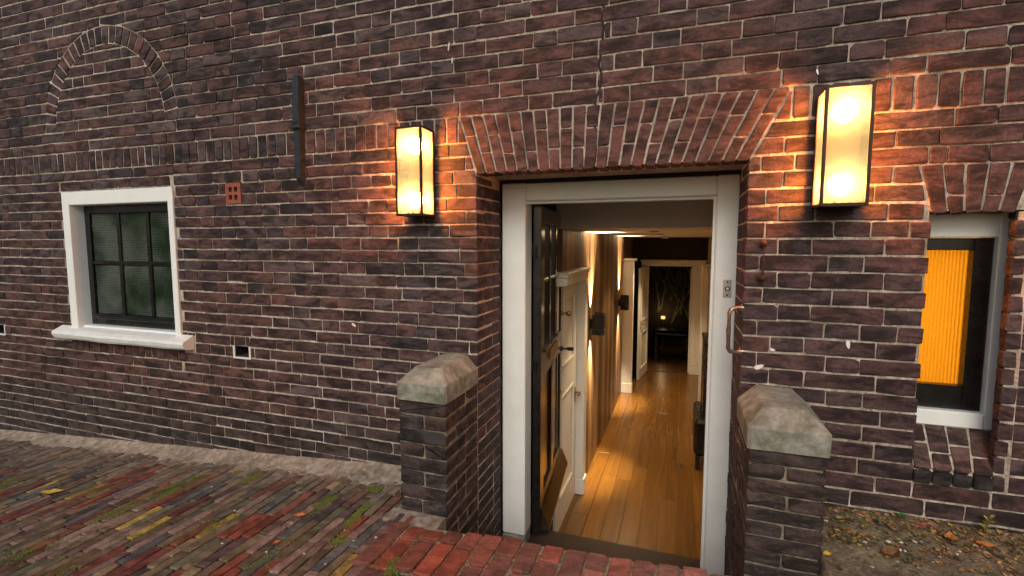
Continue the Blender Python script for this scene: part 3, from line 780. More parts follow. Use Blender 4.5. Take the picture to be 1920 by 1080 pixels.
# ================================================================== PIERS
def pier(x0, x1, zbase, ztop, side, label, cap_hi):
    y0 = -.37; P = empty('gate_pier', ((x0 + x1) / 2, y0 / 2, zbase), label, 'pier', 'brick piers flanking the sunken doorway')
    core = MB().box(x0 + (.011 if side > 0 else .003), x1 - (.003 if side > 0 else .011), y0 + .009, .0, -.75, ztop).build('mortar_core', M_OLDMORTAR, P)
    nC = 9; pit = (ztop - zbase) / 8.2
    fr = frame((0, y0, 0), (1, 0, 0), (0, 0, 1)); z = ztop; k = 0
    sid = frame((x1, 0, 0), (0, 1, 0), (0, 0, 1)) if side > 0 else frame((x0, 0, 0), (0, -1, 0), (0, 0, 1))
    oth = frame((x0, 0, 0), (0, -1, 0), (0, 0, 1)) if side > 0 else frame((x1, 0, 0), (0, 1, 0), (0, 0, 1))
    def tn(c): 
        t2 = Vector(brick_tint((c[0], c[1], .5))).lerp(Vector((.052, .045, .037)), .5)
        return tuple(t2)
    def put(poly, f_, d): 
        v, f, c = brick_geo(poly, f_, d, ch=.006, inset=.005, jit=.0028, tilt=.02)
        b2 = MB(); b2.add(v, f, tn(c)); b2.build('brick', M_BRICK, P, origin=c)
    while z > -.62:
        za = z - pit; below = z < zbase - .05
        full = k % 2 == 0; d = .105 if full else .212
        e0 = J / 2
        if not below:
            if full: put(rect(x0, x1, za + e0, z - e0), fr, d)
            else:
                xm = (x0 + x1) / 2 + rng.uniform(-.01, .01)
                put(rect(x0, xm - .005, za + e0, z - e0), fr, d); put(rect(xm + .005, x1, za + e0, z - e0), fr, d)
            start = y0 + d + J
        else: start = y0 + .006 - .10
        for F_, sg in ((sid, side), (oth, -side)):
            if sg == -side and below: continue
            a = start
            while a < -.03:
                e = min(a + rng.choice((.112, .228)), 0); e = 0 if -e < .05 else e
                pl = rect(a, e - (J if e < 0 else .002), za + e0, z - e0)
                if F_ is not None and ((sg > 0)): put(pl, F_, .06)
                else: put([(-p, q) for p, q in reversed(pl)], F_, .06)
                a = e
        z = za; k += 1
    # cap stone: low block with hipped, chamfered top
    cx0, cx1, cy0, cy1 = x0 - .008, x1 + .008, y0 - .014, -.002
    h1, h2 = ztop + .088, cap_hi; c = .062
    base = [(cx0, cy0), (cx1, cy0), (cx1, cy1), (cx0, cy1)]; top = [(cx0 + c, cy0 + .075), (cx1 - c, cy0 + .075), (cx1 - c, cy1), (cx0 + c, cy1)]
    r = lambda s: rng.uniform(-s, s)
    ring = []
    def row(pts, z, ch=.012, s=.002):
        out = []
        for i, p in enumerate(pts):
            pv, nx_ = pts[i - 1], pts[(i + 1) % 4]
            for q in (pv, nx_):
                L = math.hypot(q[0] - p[0], q[1] - p[1]); out.append((p[0] + (q[0] - p[0]) / L * ch + r(s), p[1] + (q[1] - p[1]) / L * ch + r(s), z + r(s)))
        return out
    rows = [row(base, ztop + .003), row(base, h1 - .006), row([(p[0] + (.005 if p[0] < (cx0 + cx1) / 2 else -.005), p[1] + (.006 if p[1] < -.1 else 0)) for p in base], h1, .016),
            row([(p[0] + (-.006 if p[0] < (cx0 + cx1) / 2 else .006), p[1] - (.006 if p[1] < -.1 else 0)) for p in top], h2 - .006, .014), row(top, h2, .016)]
    mb = MB(); v = [p for rr in rows for p in rr]; f = []
    for i in range(4):
        for k2 in range(8): f.append((i * 8 + k2, i * 8 + (k2 + 1) % 8, (i + 1) * 8 + (k2 + 1) % 8, (i + 1) * 8 + k2))
    f += [tuple(reversed(range(8))), tuple(range(32, 40))]
    mb.add(v, f); mb.build('cap_stone', M_STONE, P)
    return P
pier(-1.233, XL, -.03, .528, 1, 'brick pier with grey cap stone between paving and open door', .672)
pier(XR, .508, .04, .497, -1, 'brick pier with mossy pale cap stone beside the bare soil', .640)

# ================================================================== GROUND
def gz_(x): return max(-.42, min(.06, -.03 + .070 * (x + 1.47)))
KY0, KY1 = -.785, -.47                          # brick edging in front of the sunken steps
def kz(x): return .0 + .044 * (x + 1.177)
mb = MB(); gxs = [-45, -20, -10, -7] + [-6.5 + .25 * i for i in range(36)] + [3, 5, 10, 20, 45]; gys = [-45, -15, -6, -3, -2, -1.4, -.80, -.46, -.2, 0.0]
for i in range(len(gxs) - 1):
    for j in range(len(gys) - 1):
        x0, x1, y0, y1 = gxs[i], gxs[i + 1], gys[j], gys[j + 1]
        if y1 > -.5 and x1 > -1.05 and x0 < .30: continue
        z0, z1 = gz_(x0) - .012, gz_(x1) - .012
        mb.add([(x0, y0, z0), (x1, y0, z1), (x1, y1, z1), (x0, y1, z0)], [(0, 1, 2, 3)])
pave = tag(mb.build('pavement', M_EARTH), kind='structure')
# patch the strips of ground beside the well that the coarse grid leaves open
mb = MB(); mb.box(-1.27, XL - .004, KY1 + .002, -.372, -.62, gz_(-1.1) - .004); mb.box(-1.27, -1.236, -.372, .0, -.3, gz_(-1.2) - .014)
mb.build('earth_patch', M_SAND, pave)
MOSS = [(350, 908, .045, .075, 420), (300, 925, .05, .05, 200), (465, 900, .03, .05, 170), (610, 940, .018, .055, 200), (585, 955, .012, .035, 110), (700, 910, .05, .030, 240), (670, 968, .022, .045, 240),
        (690, 945, .02, .03, 90), (215, 960, .05, .06, 110), (170, 925, .06, .04, 90), (70, 1030, .05, .06, 160), (120, 1060, .05, .05, 120), (400, 985, .05, .05, 80), (560, 1010, .04, .05, 60), (20, 905, .08, .06, 120),
        (640, 1010, .02, .03, 70), (740, 1062, .03, .03, 90), (250, 1000, .06, .05, 70), (480, 1050, .05, .04, 60)]
def ground_at(px, py):
    P = onZ(px, py, -.05)
    for _ in range(4): P = onZ(px, py, gz_(P.x))
    return P
MOSSP = [(ground_at(a, b2), lx, ly, n) for a, b2, lx, ly, n in MOSS]
PPAL = [((.190, .058, .046), 5), ((.250, .070, .046), 4), ((.180, .120, .082), 6), ((.150, .142, .092), 5), ((.240, .175, .105), 5), ((.125, .125, .120), 3), ((.400, .270, .070), 1.4), ((.27, .175, .145), 4), ((.11, .070, .068), 2.5)]
def ptint(c):
    k = mnoise.noise(Vector((c[0] * 1.1, c[1] * 1.6, 2)))
    t2 = Vector(rng.choices([p[0] for p in PPAL], [p[1] * (1.8 if (p[0][0] > 1.7 * p[0][2]) == (c[1] < -.62 + .25 * k) else .8) for p in PPAL])[0])
    t2 = t2.lerp(Vector((.26, .205, .155)), .65 * min(1, max(0, (c[1] + .50 + .12 * k) / .30)))             # sand swept over the pavers near the wall
    for P, lx, ly, n in MOSSP:                                                    # mossy film on the pavers round each cushion
        d = ((c[0] - P.x) / (lx * 1.3)) ** 2 + ((c[1] - P.y) / (ly * 1.3 + .05)) ** 2
        if d < 1.4: t2 = t2.lerp(Vector((.105, .112, .030)), .55 * min(1, n / 150) * max(0, 1 - d / 1.4) ** .5)
    return tuple(t2 * rng.uniform(.8, 1.25))
paver_list = []
x = -6.2; ci = 0
while x < .9:
    wd = .0535 + rng.uniform(-.004, .004); y = -2.0 + rng.uniform(0, .21)
    ymax = -.035
    if x + wd > -1.25: ymax = -.40 if x < -1.15 else KY0 - .075
    while y < ymax:
        L = .212 + rng.uniform(-.012, .012); e = min(y + L, ymax)
        if e - y > .05:
            sk = rng.uniform(-.004, .004)
            paver_list.append(([(x + .0035 + sk, y + .004), (x + wd - .0035 + sk, y + .004), (x + wd - .0035 - sk, e - .004), (x + .0035 - sk, e - .004)], .05))
        y = e
    x += wd
def pave_fr(a, b2, h=0.0): return Vector((a, b2, gz_(a) + h + .006 * mnoise.noise(Vector((a * 2.2, b2 * 2.2, 5)))))
put_bricks('paver', paver_list, pave_fr, pave, M_PAVER, 300, tint=ptint, stuff='far_pavers', tilt=.022, jit=.0022, ch=.006)

# brick edging of the sunken entry
kb = MB().box(-1.20, .60, KY0 + .02, KY1 - .012, -.75, -.06).build('kerb', M_MORTAR); tag(kb, kind='structure')
bed = MB(); bed.add([(-1.20, KY0 + .006, kz(-1.2) - .012), (.62, KY0 + .006, kz(.62) - .012), (.62, KY1 - .006, kz(.62) - .012), (-1.20, KY1 - .006, kz(-1.2) - .012),
                     (-1.20, KY0 + .006, -.10), (.62, KY0 + .006, -.10), (.62, KY1 - .006, -.10), (-1.20, KY1 - .006, -.10)], [(0, 1, 2, 3), (4, 5, 1, 0), (6, 7, 3, 2), (5, 6, 2, 1), (7, 4, 0, 3)])
bed.build('mortar_bed', M_SAND, kb)
kfr = lambda a, b2, h=0.0: Vector((a, b2, kz(a) + h + .005 * mnoise.noise(Vector((a * 5, b2 * 3, 1)))))
kl = []; x = -1.205; i = 0
while x < .60:
    wd = .088 + rng.uniform(-.006, .006); s = .10 if i % 2 else .205
    ya, yb = KY0 + rng.uniform(-.006, .006), KY1 + rng.uniform(-.012, .010); yc = ya + s + rng.uniform(-.012, .012)
    if i < 4: ya, yb, yc = ya, yb - .02, ya + .21
    for a, b2 in ((ya, yc - .005), (yc + .005, yb)):
        if b2 - a > .04: kl.append((rect(x + .005, x + wd - .005, a, b2), .06))
    x += wd; i += 1
put_bricks('kerb_brick', kl, kfr, kb, M_KERB, 300, tint=lambda c: tuple(Vector(rng.choice([(.37, .086, .048), (.32, .080, .048), (.27, .084, .056), (.23, .084, .060)])).lerp(Vector((.31, .165, .145)), .7 * min(1, max(0, (c[0] + .75) / .9))) * rng.uniform(.8, 1.12)), ch=.009, inset=.006, jit=.003, tilt=.03)
el = []; x = -1.19
while x < .6:
    wd = .21 + rng.uniform(-.01, .01); el.append((rect(x + .004, x + wd - .004, KY0 - .066, KY0 - .008), .06)); x += wd
put_bricks('edging_brick', el, lambda a, b2, h=0.0: Vector((a, b2, kz(a) - .006 + h)), kb, M_KERB, 300, tint=lambda c: tuple(Vector((.135, .058, .048)) * rng.uniform(.75, 1.2)))
# sunken landing in front of the door
tag(MB().box(XL - .02, XR + .02, -.48, FY + .135, -.72, LAND_Z - .03).build('landing', M_FLAG), kind='structure')

# mortar haunch along the foot of the wall
mb = MB(); v = []; f = []; nx = 420; X0, X1 = -6.25, -1.236
for i in range(nx + 1):
    x = X0 + (X1 - X0) * i / nx; wv = .125 + .045 * mnoise.noise(Vector((x * 2.6, 1, 0))) + .02 * mnoise.noise(Vector((x * 11, 4, 0)))
    if x < -3.4: wv *= .8
    z = gz_(x)
    for s, h in ((0.012, .040), (-.030, .026), (-wv * .55, .011), (-wv, .002), (-wv - .06, -.012)):
        v.append((x, s, z + h + (.006 * mnoise.noise(Vector((x * 9, s * 20, 2))) + .006 * mnoise.noise(Vector((x * 30, s * 40, 6))) if s < 0 else 0)))
for i in range(nx):
    for k in range(4): f.append((i * 5 + k, i * 5 + k + 1, (i + 1) * 5 + k + 1, (i + 1) * 5 + k))
mb.add(v, f); tag(mb.build('mortar_strip', M_SAND, smooth=True), kind='structure')

# bare soil on the right
def soil_z(x, y):
    t2 = min(1, max(0, -y / .55)); return .150 - .075 * t2 + .020 * mnoise.noise(Vector((x * 4, y * 4, 9))) + .010 * mnoise.noise(Vector((x * 14, y * 14, 3))) + .006 * mnoise.noise(Vector((x * 40, y * 40, 3)))
mb = MB(); v = []; f = []; nx, ny = 130, 70; X0, X1, Y0, Y1 = .50, 2.3, -1.0, .004
for i in range(nx + 1):
    for j in range(ny + 1):
        x, y = X0 + (X1 - X0) * i / nx, Y0 + (Y1 - Y0) * j / ny
        v.append((x, y, soil_z(x, y) if 0 < i < nx and 0 < j else .0))
for i in range(nx):
    for j in range(ny): f.append((i * (ny + 1) + j, (i + 1) * (ny + 1) + j, (i + 1) * (ny + 1) + j + 1, i * (ny + 1) + j + 1))
mb.add(v, f); tag(mb.build('soil_bed', M_SOIL, smooth=True), kind='structure')

# ================================================================== CORRIDOR
CXL, CXR, CZ, CY0, CY1 = -.862, .42, 1.362, FY + .13, 7.0
mb = MB(); mb.box(-1.0, .60, CY0 + .60, 9.6, FLOOR_Z - .06, FLOOR_Z - .012); cf = tag(mb.build('corridor_floor', simple('pale_board_seam', (.34, .20, .075), .7)), kind='structure')
bw = .1455; k = 0; x = -1.0
def floor_run(y0, y1):
    x = -1.0; k = 0
    while x < .58:
        y = y0 - (rng.uniform(.2, 1.6) if y1 - y0 > 1.2 else 0)
        while y < y1:
            L = rng.uniform(1.3, 2.3) if y1 - y0 > 1.2 else y1 - y0
            a, b2 = max(y, y0), min(y + L, y1)
            if b2 - a > .02:
                q = MB(); q.box(x + .0012, x + bw - .0012, a + .001, b2 - .001, FLOOR_Z - .011, FLOOR_Z + rng.uniform(-.0004, .0004), bev=.002, tint=(rng.uniform(.75, 1.15),) * 3)
                q.build('floor_board', M_FLOOR, cf, origin=(x, a, FLOOR_Z))
            y += L
        x += bw
floor_run(CY0 + .60, 6.97); floor_run(7.03, 7.90); floor_run(7.95, 9.4)
for y in (6.97, 7.90): MB().box(-.99, .58, y + .002, y + .048, FLOOR_Z - .011, FLOOR_Z + .006, bev=.003).build('threshold_strip', M_DARKSTEP, cf)
# inner landing and steps down
mb = MB()
mb.box(-.95, .55, CY0 + .005, CY0 + .12, -1.2, LAND_Z - .036)
for i, (a, z) in enumerate(((.30, -.80), (.48, -.97))): mb.box(-.95, .55, CY0 + .12 + (.18 * i), CY0 + .12 + .18 * (i + 1), -1.2, z)
tag(mb.build('inner_steps', M_DARKSTEP), kind='structure')
# walls, ceiling
mb = MB(); mb.box(-1.06, CXL - .05, CY0 - .01, 9.6, -1.25, 1.75); cw = tag(mb.build('corridor_wall_left', M_FELT), kind='structure')
mb = MB(); mb.box(CXR, CXR + .12, CY0 - .01, 9.6, -1.25, 1.75); tag(mb.build('corridor_wall_right', M_TAN), kind='structure')
mb = MB(); mb.box(-1.05, .55, 1.35, 7.2, CZ, CZ + .10); tag(mb.build('corridor_ceiling', M_CEIL), kind='structure')
mb = MB(); mb.box(-1.05, .55, 1.346, 1.349, CZ + .001, 1.70); mb.box(-1.05, .55, CY0 - .01, 1.346, 1.66, 1.74); tag(mb.build('bulkhead', M_BULK), kind='structure')
mb = MB(); mb.box(CXL, -.70, 7.0, 7.12, FLOOR_Z, CZ - .001); mb.box(.405, CXR, 7.0, 7.12, FLOOR_Z, CZ - .001); mb.box(-.70, .405, 7.001, 7.12, .955, CZ - .001)
tag(mb.build('corridor_wall_end', M_FELT), kind='structure')
mb = MB(); mb.box(-1.2, 1.2, 9.42, 9.5, -1.2, 1.6); mw = tag(mb.build('room_wall', M_FELT), kind='structure')
mb = MB(); mb.box(-1.2, 1.2, 7.2, 9.5, 1.40, 1.48); tag(mb.build('room_ceiling', M_FELT), kind='structure')
# wall above and beside the door inside, closing the lobby
mb = MB(); mb.box(-1.06, XL - .01, FY + .0, CY0 + .01, -1.25, 1.75); mb.box(XR + .01, .60, FY + .0, CY0 + .01, -1.25, 1.75); mb.box(XL - .01, XR + .01, FY + .01, CY0 + .01, 1.592, 1.75)
tag(mb.build('lobby_wall', M_FELT), kind='structure')

# wood planks on the left wall: full height past the white door, short ones over it
D1a, D1b, D1z = 1.30, 2.20, 1.03               # white door 1 with casing
y = 1.352
while y < 6.96:
    wd = min(rng.uniform(.10, .16), 6.97 - y); g = rng.choice((.45, .6, .8, 1.0, 1.25, 1.5))
    z0 = D1z + .005 if y + wd / 2 < D1b else FLOOR_Z
    if 5.55 < y + wd / 2 < 6.5: z0 = .93
    if wd > .02: MB().box(CXL - .048, CXL + rng.uniform(-.001, .001), y + .0008, y + wd - .0008, z0, CZ - .002, tint=(g, g * .97, g * .93), bev=.0015).build('wood_plank', M_PANEL, cw, origin=(CXL, y, z0))
    y += wd

def panel_door(name, o, d, n, W, Hh, z0, label, hinge_t=.04, panels=((.12, .55), (.66, .95)), lever=None, both=False):
    """a white panelled door leaf: o hinge foot, d along the leaf, n out of the seen face"""
    o, d, n = Vector(o), Vector(d), Vector(n)
    P = lambda a, h, z: o + d * a + n * h + Vector((0, 0, z))
    sgn = d.cross(n).z > 0
    def B(bs, bev=.003):
        q = MB()
        for (a0, a1, h0, h1, za, zb2) in bs:
            t2 = MB(); t2.box(a0, a1, h0, h1, za, zb2, bev=bev)
            q.add([P(*p) for p in t2.v], t2.f if sgn else [tuple(reversed(f)) for f in t2.f])
        return q
    st = .10; bs = [(0, st, -hinge_t, 0, z0, z0 + Hh), (W - st, W, -hinge_t, 0, z0, z0 + Hh)]
    zs_ = [(z0 + Hh * a, z0 + Hh * b2) for a, b2 in panels]; prev = z0
    for a, b2 in zs_: bs.append((st, W - st, -hinge_t, -.0008, prev, a)); prev = b2
    bs.append((st, W - st, -hinge_t, -.0008, prev, z0 + Hh))
    ob = B(bs).build(name, M_INWHITE, house); tag(ob, label)
    for a, b2 in zs_:
        B([(st, W - st, -hinge_t + .006, -.016, a, b2)]).build('panel', M_INWHITE, ob)
        B([(st, st + .025, -.0155, .006, a, b2), (W - st - .025, W - st, -.0155, .006, a, b2), (st + .025, W - st - .025, -.0155, .006, a, a + .03), (st + .025, W - st - .025, -.0155, .006, b2 - .03, b2)], .008).build('panel_moulding', M_INWHITE, ob)
    if lever:
        a, z = lever
        B([(a - .018, a + .018, 0, .006, z - .09, z + .05)], .004).build('lock_plate', M_BRASS, ob)
        B([(a - .008, a + .008, .006, .050, z - .008, z + .008), (a - .09 if a > W / 2 else a, a if a > W / 2 else a + .09, .040, .055, z - .008, z + .008)], .004).build('lever', M_BRASS, ob)
    return ob
# white door in the left wall and its casing
panel_door('inner_door', (CXL - .030, 1.32, 0), (0, 1, 0), (1, 0, 0), .755, 2.02, FLOOR_Z + .004, 'closed white panelled door in the corridor wall beside the front door', lever=(.70, -.10))
mb = MB(); mb.box(CXL - .06, CXL + .045, 2.082, D1b, FLOOR_Z + .16, .925, bev=.006); mb.box(CXL - .06, CXL + .055, 2.078, D1b + .006, FLOOR_Z, FLOOR_Z + .158, bev=.006)
mb.box(CXL - .06, CXL + .046, D1a, D1b + .001, .926, .985, bev=.006); mb.box(CXL - .06, CXL + .056, D1a, D1b + .010, .986, 1.012, bev=.008); mb.box(CXL - .06, CXL + .066, D1a, D1b + .020, 1.013, 1.032, bev=.006)
tag(mb.build('door_casing', M_INWHITE, house), 'cream moulded casing round the white corridor door')
# second doorway: white cased return seen end-on, black sheet standing in for the unlit opening behind it
mb = MB(); mb.box(CXL + .002, CXL + .165, 5.46, 5.54, FLOOR_Z + .16, .985, bev=.006); mb.box(CXL + .002, CXL + .172, 5.45, 5.55, FLOOR_Z, FLOOR_Z + .158, bev=.005)
mb.box(CXL + .002, CXL + .205, 5.43, 5.57, .986, 1.022, bev=.008)
mb.box(CXL + .035, CXL + .050, 5.452, 5.459, -.80, .90, bev=.003); mb.box(CXL + .120, CXL + .135, 5.452, 5.459, -.80, .90, bev=.003); mb.box(CXL + .050, CXL + .120, 5.452, 5.459, .885, .90, bev=.003)
tag(mb.build('door_casing', M_INWHITE, house), 'narrow cream cased return beyond the second sconce')
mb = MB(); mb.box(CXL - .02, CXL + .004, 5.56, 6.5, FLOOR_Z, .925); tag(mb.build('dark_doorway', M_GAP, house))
# end of the corridor: frame and leaf
mb = MB()
mb.box(-.70, -.565, 6.955, 7.10, FLOOR_Z, .845, bev=.008); mb.box(.175, .405, 6.955, 7.10, FLOOR_Z + .15, .845, bev=.008); mb.box(.170, .41, 6.945, 7.10, FLOOR_Z, FLOOR_Z + .148, bev=.006)
mb.box(-.70, .405, 6.953, 7.10, .846, .925, bev=.008); mb.box(-.72, .415, 6.935, 7.10, .926, .962, bev=.008)
mb.box(.24, .26, 6.945, 6.954, FLOOR_Z + .16, .84, bev=.004); mb.box(.33, .345, 6.945, 6.954, FLOOR_Z + .16, .84, bev=.004)
tag(mb.build('door_casing', M_INWHITE, house), 'cream moulded casing round the doorway at the corridor end')
a = math.atan2(-.095, -.72); dd = Vector((math.sin(a * 0) - .13, -.99, 0)).normalized(); nn = Vector((-dd.y, dd.x, 0))
panel_door('inner_door', (-.556, 6.95, 0), dd, nn, .72, 1.93, FLOOR_Z + .006, 'white panelled door standing open at the corridor end', lever=(.66, -.12), panels=((.08, .42), (.52, .94)))
mb = MB(); mb.box(.150, .173, 7.02, 7.06, FLOOR_Z + .01, .82, bev=.003); tag(mb.build('inner_door', M_INWHITE, house), 'edge of the second white door leaf at the corridor end')
# pilaster on the right wall
mb = MB(); mb.box(.262, .34, 4.80, 4.88, FLOOR_Z, .94, bev=.006); mb.box(.346, CXR - .002, 4.84, 4.90, FLOOR_Z, .93, bev=.006); mb.box(.25, CXR - .003, 4.77, 4.90, .942, .972, bev=.008); mb.box(.254, .345, 4.792, 4.888, FLOOR_Z, FLOOR_Z + .14, bev=.005)
tag(mb.build('door_casing', M_INWHITE, house), 'cream pilaster of a door casing on the tan right wall')

# sconces
def sconce(y, z, label):
    o = empty('wall_sconce', (CXL, y, z - .105), label, 'sconce', 'black box sconces along the corridor')
    x0 = CXL + .030
    MB().box(CXL + .002, x0 - .001, y - .035, y + .035, z - .05, z + .05, bev=.002).build('back_plate', M_BLACK, o)
    mb = MB(); hw = .062; tk = .006
    for a in ((x0, x0 + tk, y - hw, y + hw), (x0 + .115 - tk, x0 + .115, y - hw, y + hw), (x0 + tk, x0 + .115 - tk, y - hw, y - hw + tk), (x0 + tk, x0 + .115 - tk, y + hw - tk, y + hw)):
        mb.box(a[0], a[1], a[2], a[3], z - .105, z + .105)
    mb.box(x0 + tk, x0 + .115 - tk, y - hw + tk, y + hw - tk, z - .01, z + .01)
    mb.build('housing', M_BLACK, o)
    for s in (1, -1):
        MB().box(x0 + .03, x0 + .085, y - .03, y + .03, z + s * .016, z + s * .02).build('led', M_LED, o)
        l = bpy.data.lights.new('sconce_light', 'SPOT'); l.energy = 520 if s > 0 else 330; l.color = (1, .80, .53); l.spot_size = math.radians(58); l.spot_blend = .9; l.shadow_soft_size = .012
        lo = bpy.data.objects.new('sconce_light', l); COL.objects.link(lo); lo.parent = o
        lo.location = (.030 + .045, 0, .105 + s * .075); lo.rotation_euler = (0, math.radians(171 if s > 0 else 9), 0)
sconce(2.60, .445, 'black box sconce next to the white corridor door casing')
sconce(4.96, .396, 'black box sconce next to the narrow cased return further down the corridor')
# ceiling spots
for i, (x, y, e) in enumerate(((-.25, 2.35, 85), (-.25, 3.9, 85), (-.25, 5.6, 140))):
    o = empty('ceiling_spot', (x, y, CZ), ('recessed ceiling spotlight nearest the bulkhead behind the front door', 'recessed ceiling spotlight midway between the two black sconces', 'recessed ceiling spotlight nearest the smoke detector')[i], 'spotlight', 'recessed spotlights in the corridor ceiling')
    MB().lathe([(.042, -.001), (.048, -.006), (.030, -.008), (.028, -.002)], (x, y, CZ), 'z', 20).build('ring', M_BLACK, o)
    MB().lathe([(.001, -.003), (.027, -.003)], (x, y, CZ), 'z', 16).build('lens', M_LED, o)
    l = bpy.data.lights.new('spot_light', 'SPOT'); l.energy = e; l.color = (1, .76, .46); l.spot_size = math.radians(95); l.spot_blend = .6; l.shadow_soft_size = .03
    lo = bpy.data.objects.new('spot_light', l); COL.objects.link(lo); lo.parent = o; lo.location = (0, 0, -.03)
o = empty('ceiling_spot', (-.2, .85, 1.66), 'recessed spotlight over the inside of the front door', 'spotlight', 'recessed spotlights in the corridor ceiling')
MB().lathe([(.042, -.001), (.048, -.006), (.030, -.008), (.028, -.002)], (-.2, .85, 1.66), 'z', 20).build('ring', M_BLACK, o)
MB().lathe([(.001, -.003), (.027, -.003)], (-.2, .85, 1.66), 'z', 16).build('lens', M_LED, o)
l = bpy.data.lights.new('spot_light', 'SPOT'); l.energy = 14; l.color = (1, .74, .44); l.spot_size = math.radians(120); l.spot_blend = .6; l.shadow_soft_size = .03
lo = bpy.data.objects.new('spot_light', l); COL.objects.link(lo); lo.parent = o; lo.location = (0, 0, -.03)
sm = empty('smoke_detector', (-.27, 5.9, CZ - .03), 'white round smoke detector on the corridor ceiling', 'smoke detector')
MB().lathe([(.05, 0), (.058, .008), (.058, .029)], (-.27, 5.9, CZ - .03), 'z', 20).build('body', M_PLAST, sm)

# black console on the right
P = empty('console_cabinet', (.30, 3.2, FLOOR_Z), 'black lacquered cabinet on feet against the tan corridor wall', 'cabinet')
MB().box(.245, CXR - .002, 2.95, 3.6, -.55, .22, bev=.02).build('upper_case', M_BLKWOOD, P)
MB().box(.235, CXR - .001, 2.93, 3.62, .221, .25, bev=.01).build('top', M_BLKWOOD, P)
MB().box(.168, CXR - .003, 2.92, 3.62, -.93, -.551, bev=.03).build('lower_case', M_BLKWOOD, P)
for y in (2.97, 3.54):
    for x in (.19, .36): MB().box(x, x + .04, y, y + .04, FLOOR_Z + .001, -.931, bev=.006).build('foot', M_BLKWOOD, P)
for z in (-.35, -.1, .12): MB().lathe([(.006, -.022), (.016, -.012), (.006, -.001)], (.245, 3.1, z), 'x', 12).build('knob', M_BRASS, P)

# room at the end: bench, lamp, mat, printed wall
P = empty('bench', (-.17, 8.75, FLOOR_Z), 'low dark upholstered bench in the room at the corridor end', 'bench')
mb = MB(); mb.box(-.55, .20, 8.55, 9.0, -.74, -.60, bev=.05); mb.build('seat', M_BLKWOOD, P)
for x in (-.50, .12):
    for y in (8.6, 8.92): MB().box(x, x + .04, y, y + .04, FLOOR_Z + .001, -.741).build('leg', M_BLKWOOD, P)
P = empty('floor_mat', (-.08, 8.35, FLOOR_Z), 'dark oval mat on the floor before the bench', 'mat')
mb = MB(); mb.lathe([(.30, .001), (.30, .010), (.28, .014)], (0, 0, 0), 'z', 32); q = MB(); q.add([(p[0] - .08, p[1] * .62 + 8.32, p[2] + FLOOR_Z) for p in mb.v], mb.f); q.build('pile', M_MATT, P)
P = empty('table_lamp', (-.37, 9.2, FLOOR_Z + .001), 'small lit gold lamp beside the dark bench', 'lamp')
MB().lathe([(.07, 0), (.07, .012), (.008, .02), (.008, .63)], (-.37, 9.2, FLOOR_Z + .001), 'z', 14).build('stand', M_BRASS, P)
MB().lathe([(.045, .66), (.045, .72)], (-.37, 9.2, FLOOR_Z + .001), 'z', 18).build('shade', M_CANDLE, P)
l = bpy.data.lights.new('lamp_light', 'POINT'); l.energy = 1.2; l.color = (1, .7, .35); l.shadow_soft_size = .03
lo = bpy.data.objects.new('lamp_light', l); COL.objects.link(lo); lo.parent = P; lo.location = (0, -.02, .80)
br = random.Random(5)
for mat, cnt, nm in ((M_PRINT, 9, 'printed_branches'), (M_PRINT2, 6, 'printed_twigs')):
    mb = MB()
    def branch(x, z, an, L, wd, lev):
        pts = []; n = 7
        for i in range(n + 1):
            pts.append((x, z, wd * (1 - .75 * i / n))); an += br.uniform(-.28, .28); x += math.cos(an) * L / n; z += math.sin(an) * L / n
        v = []; f = []
        for i, (px, pz, pw2) in enumerate(pts): v += [(px - pw2, 9.418, pz), (px + pw2, 9.418, pz + pw2 * .3)]
        for i in range(n): f.append((2 * i, 2 * i + 1, 2 * i + 3, 2 * i + 2))
        mb.add(v, f)
        if lev: 
            for _ in range(3): i = br.randint(2, n); branch(pts[i][0], pts[i][1], an + br.uniform(-.9, .9), L * .6, wd * .5, lev - 1)
    for i in range(cnt): branch(br.uniform(-.75, .35), br.uniform(-.6, .2), br.uniform(1.1, 2.0), br.uniform(.8, 1.3), .022 if mat is M_PRINT else .010, 2)
    mb.build(nm, mat, mw)

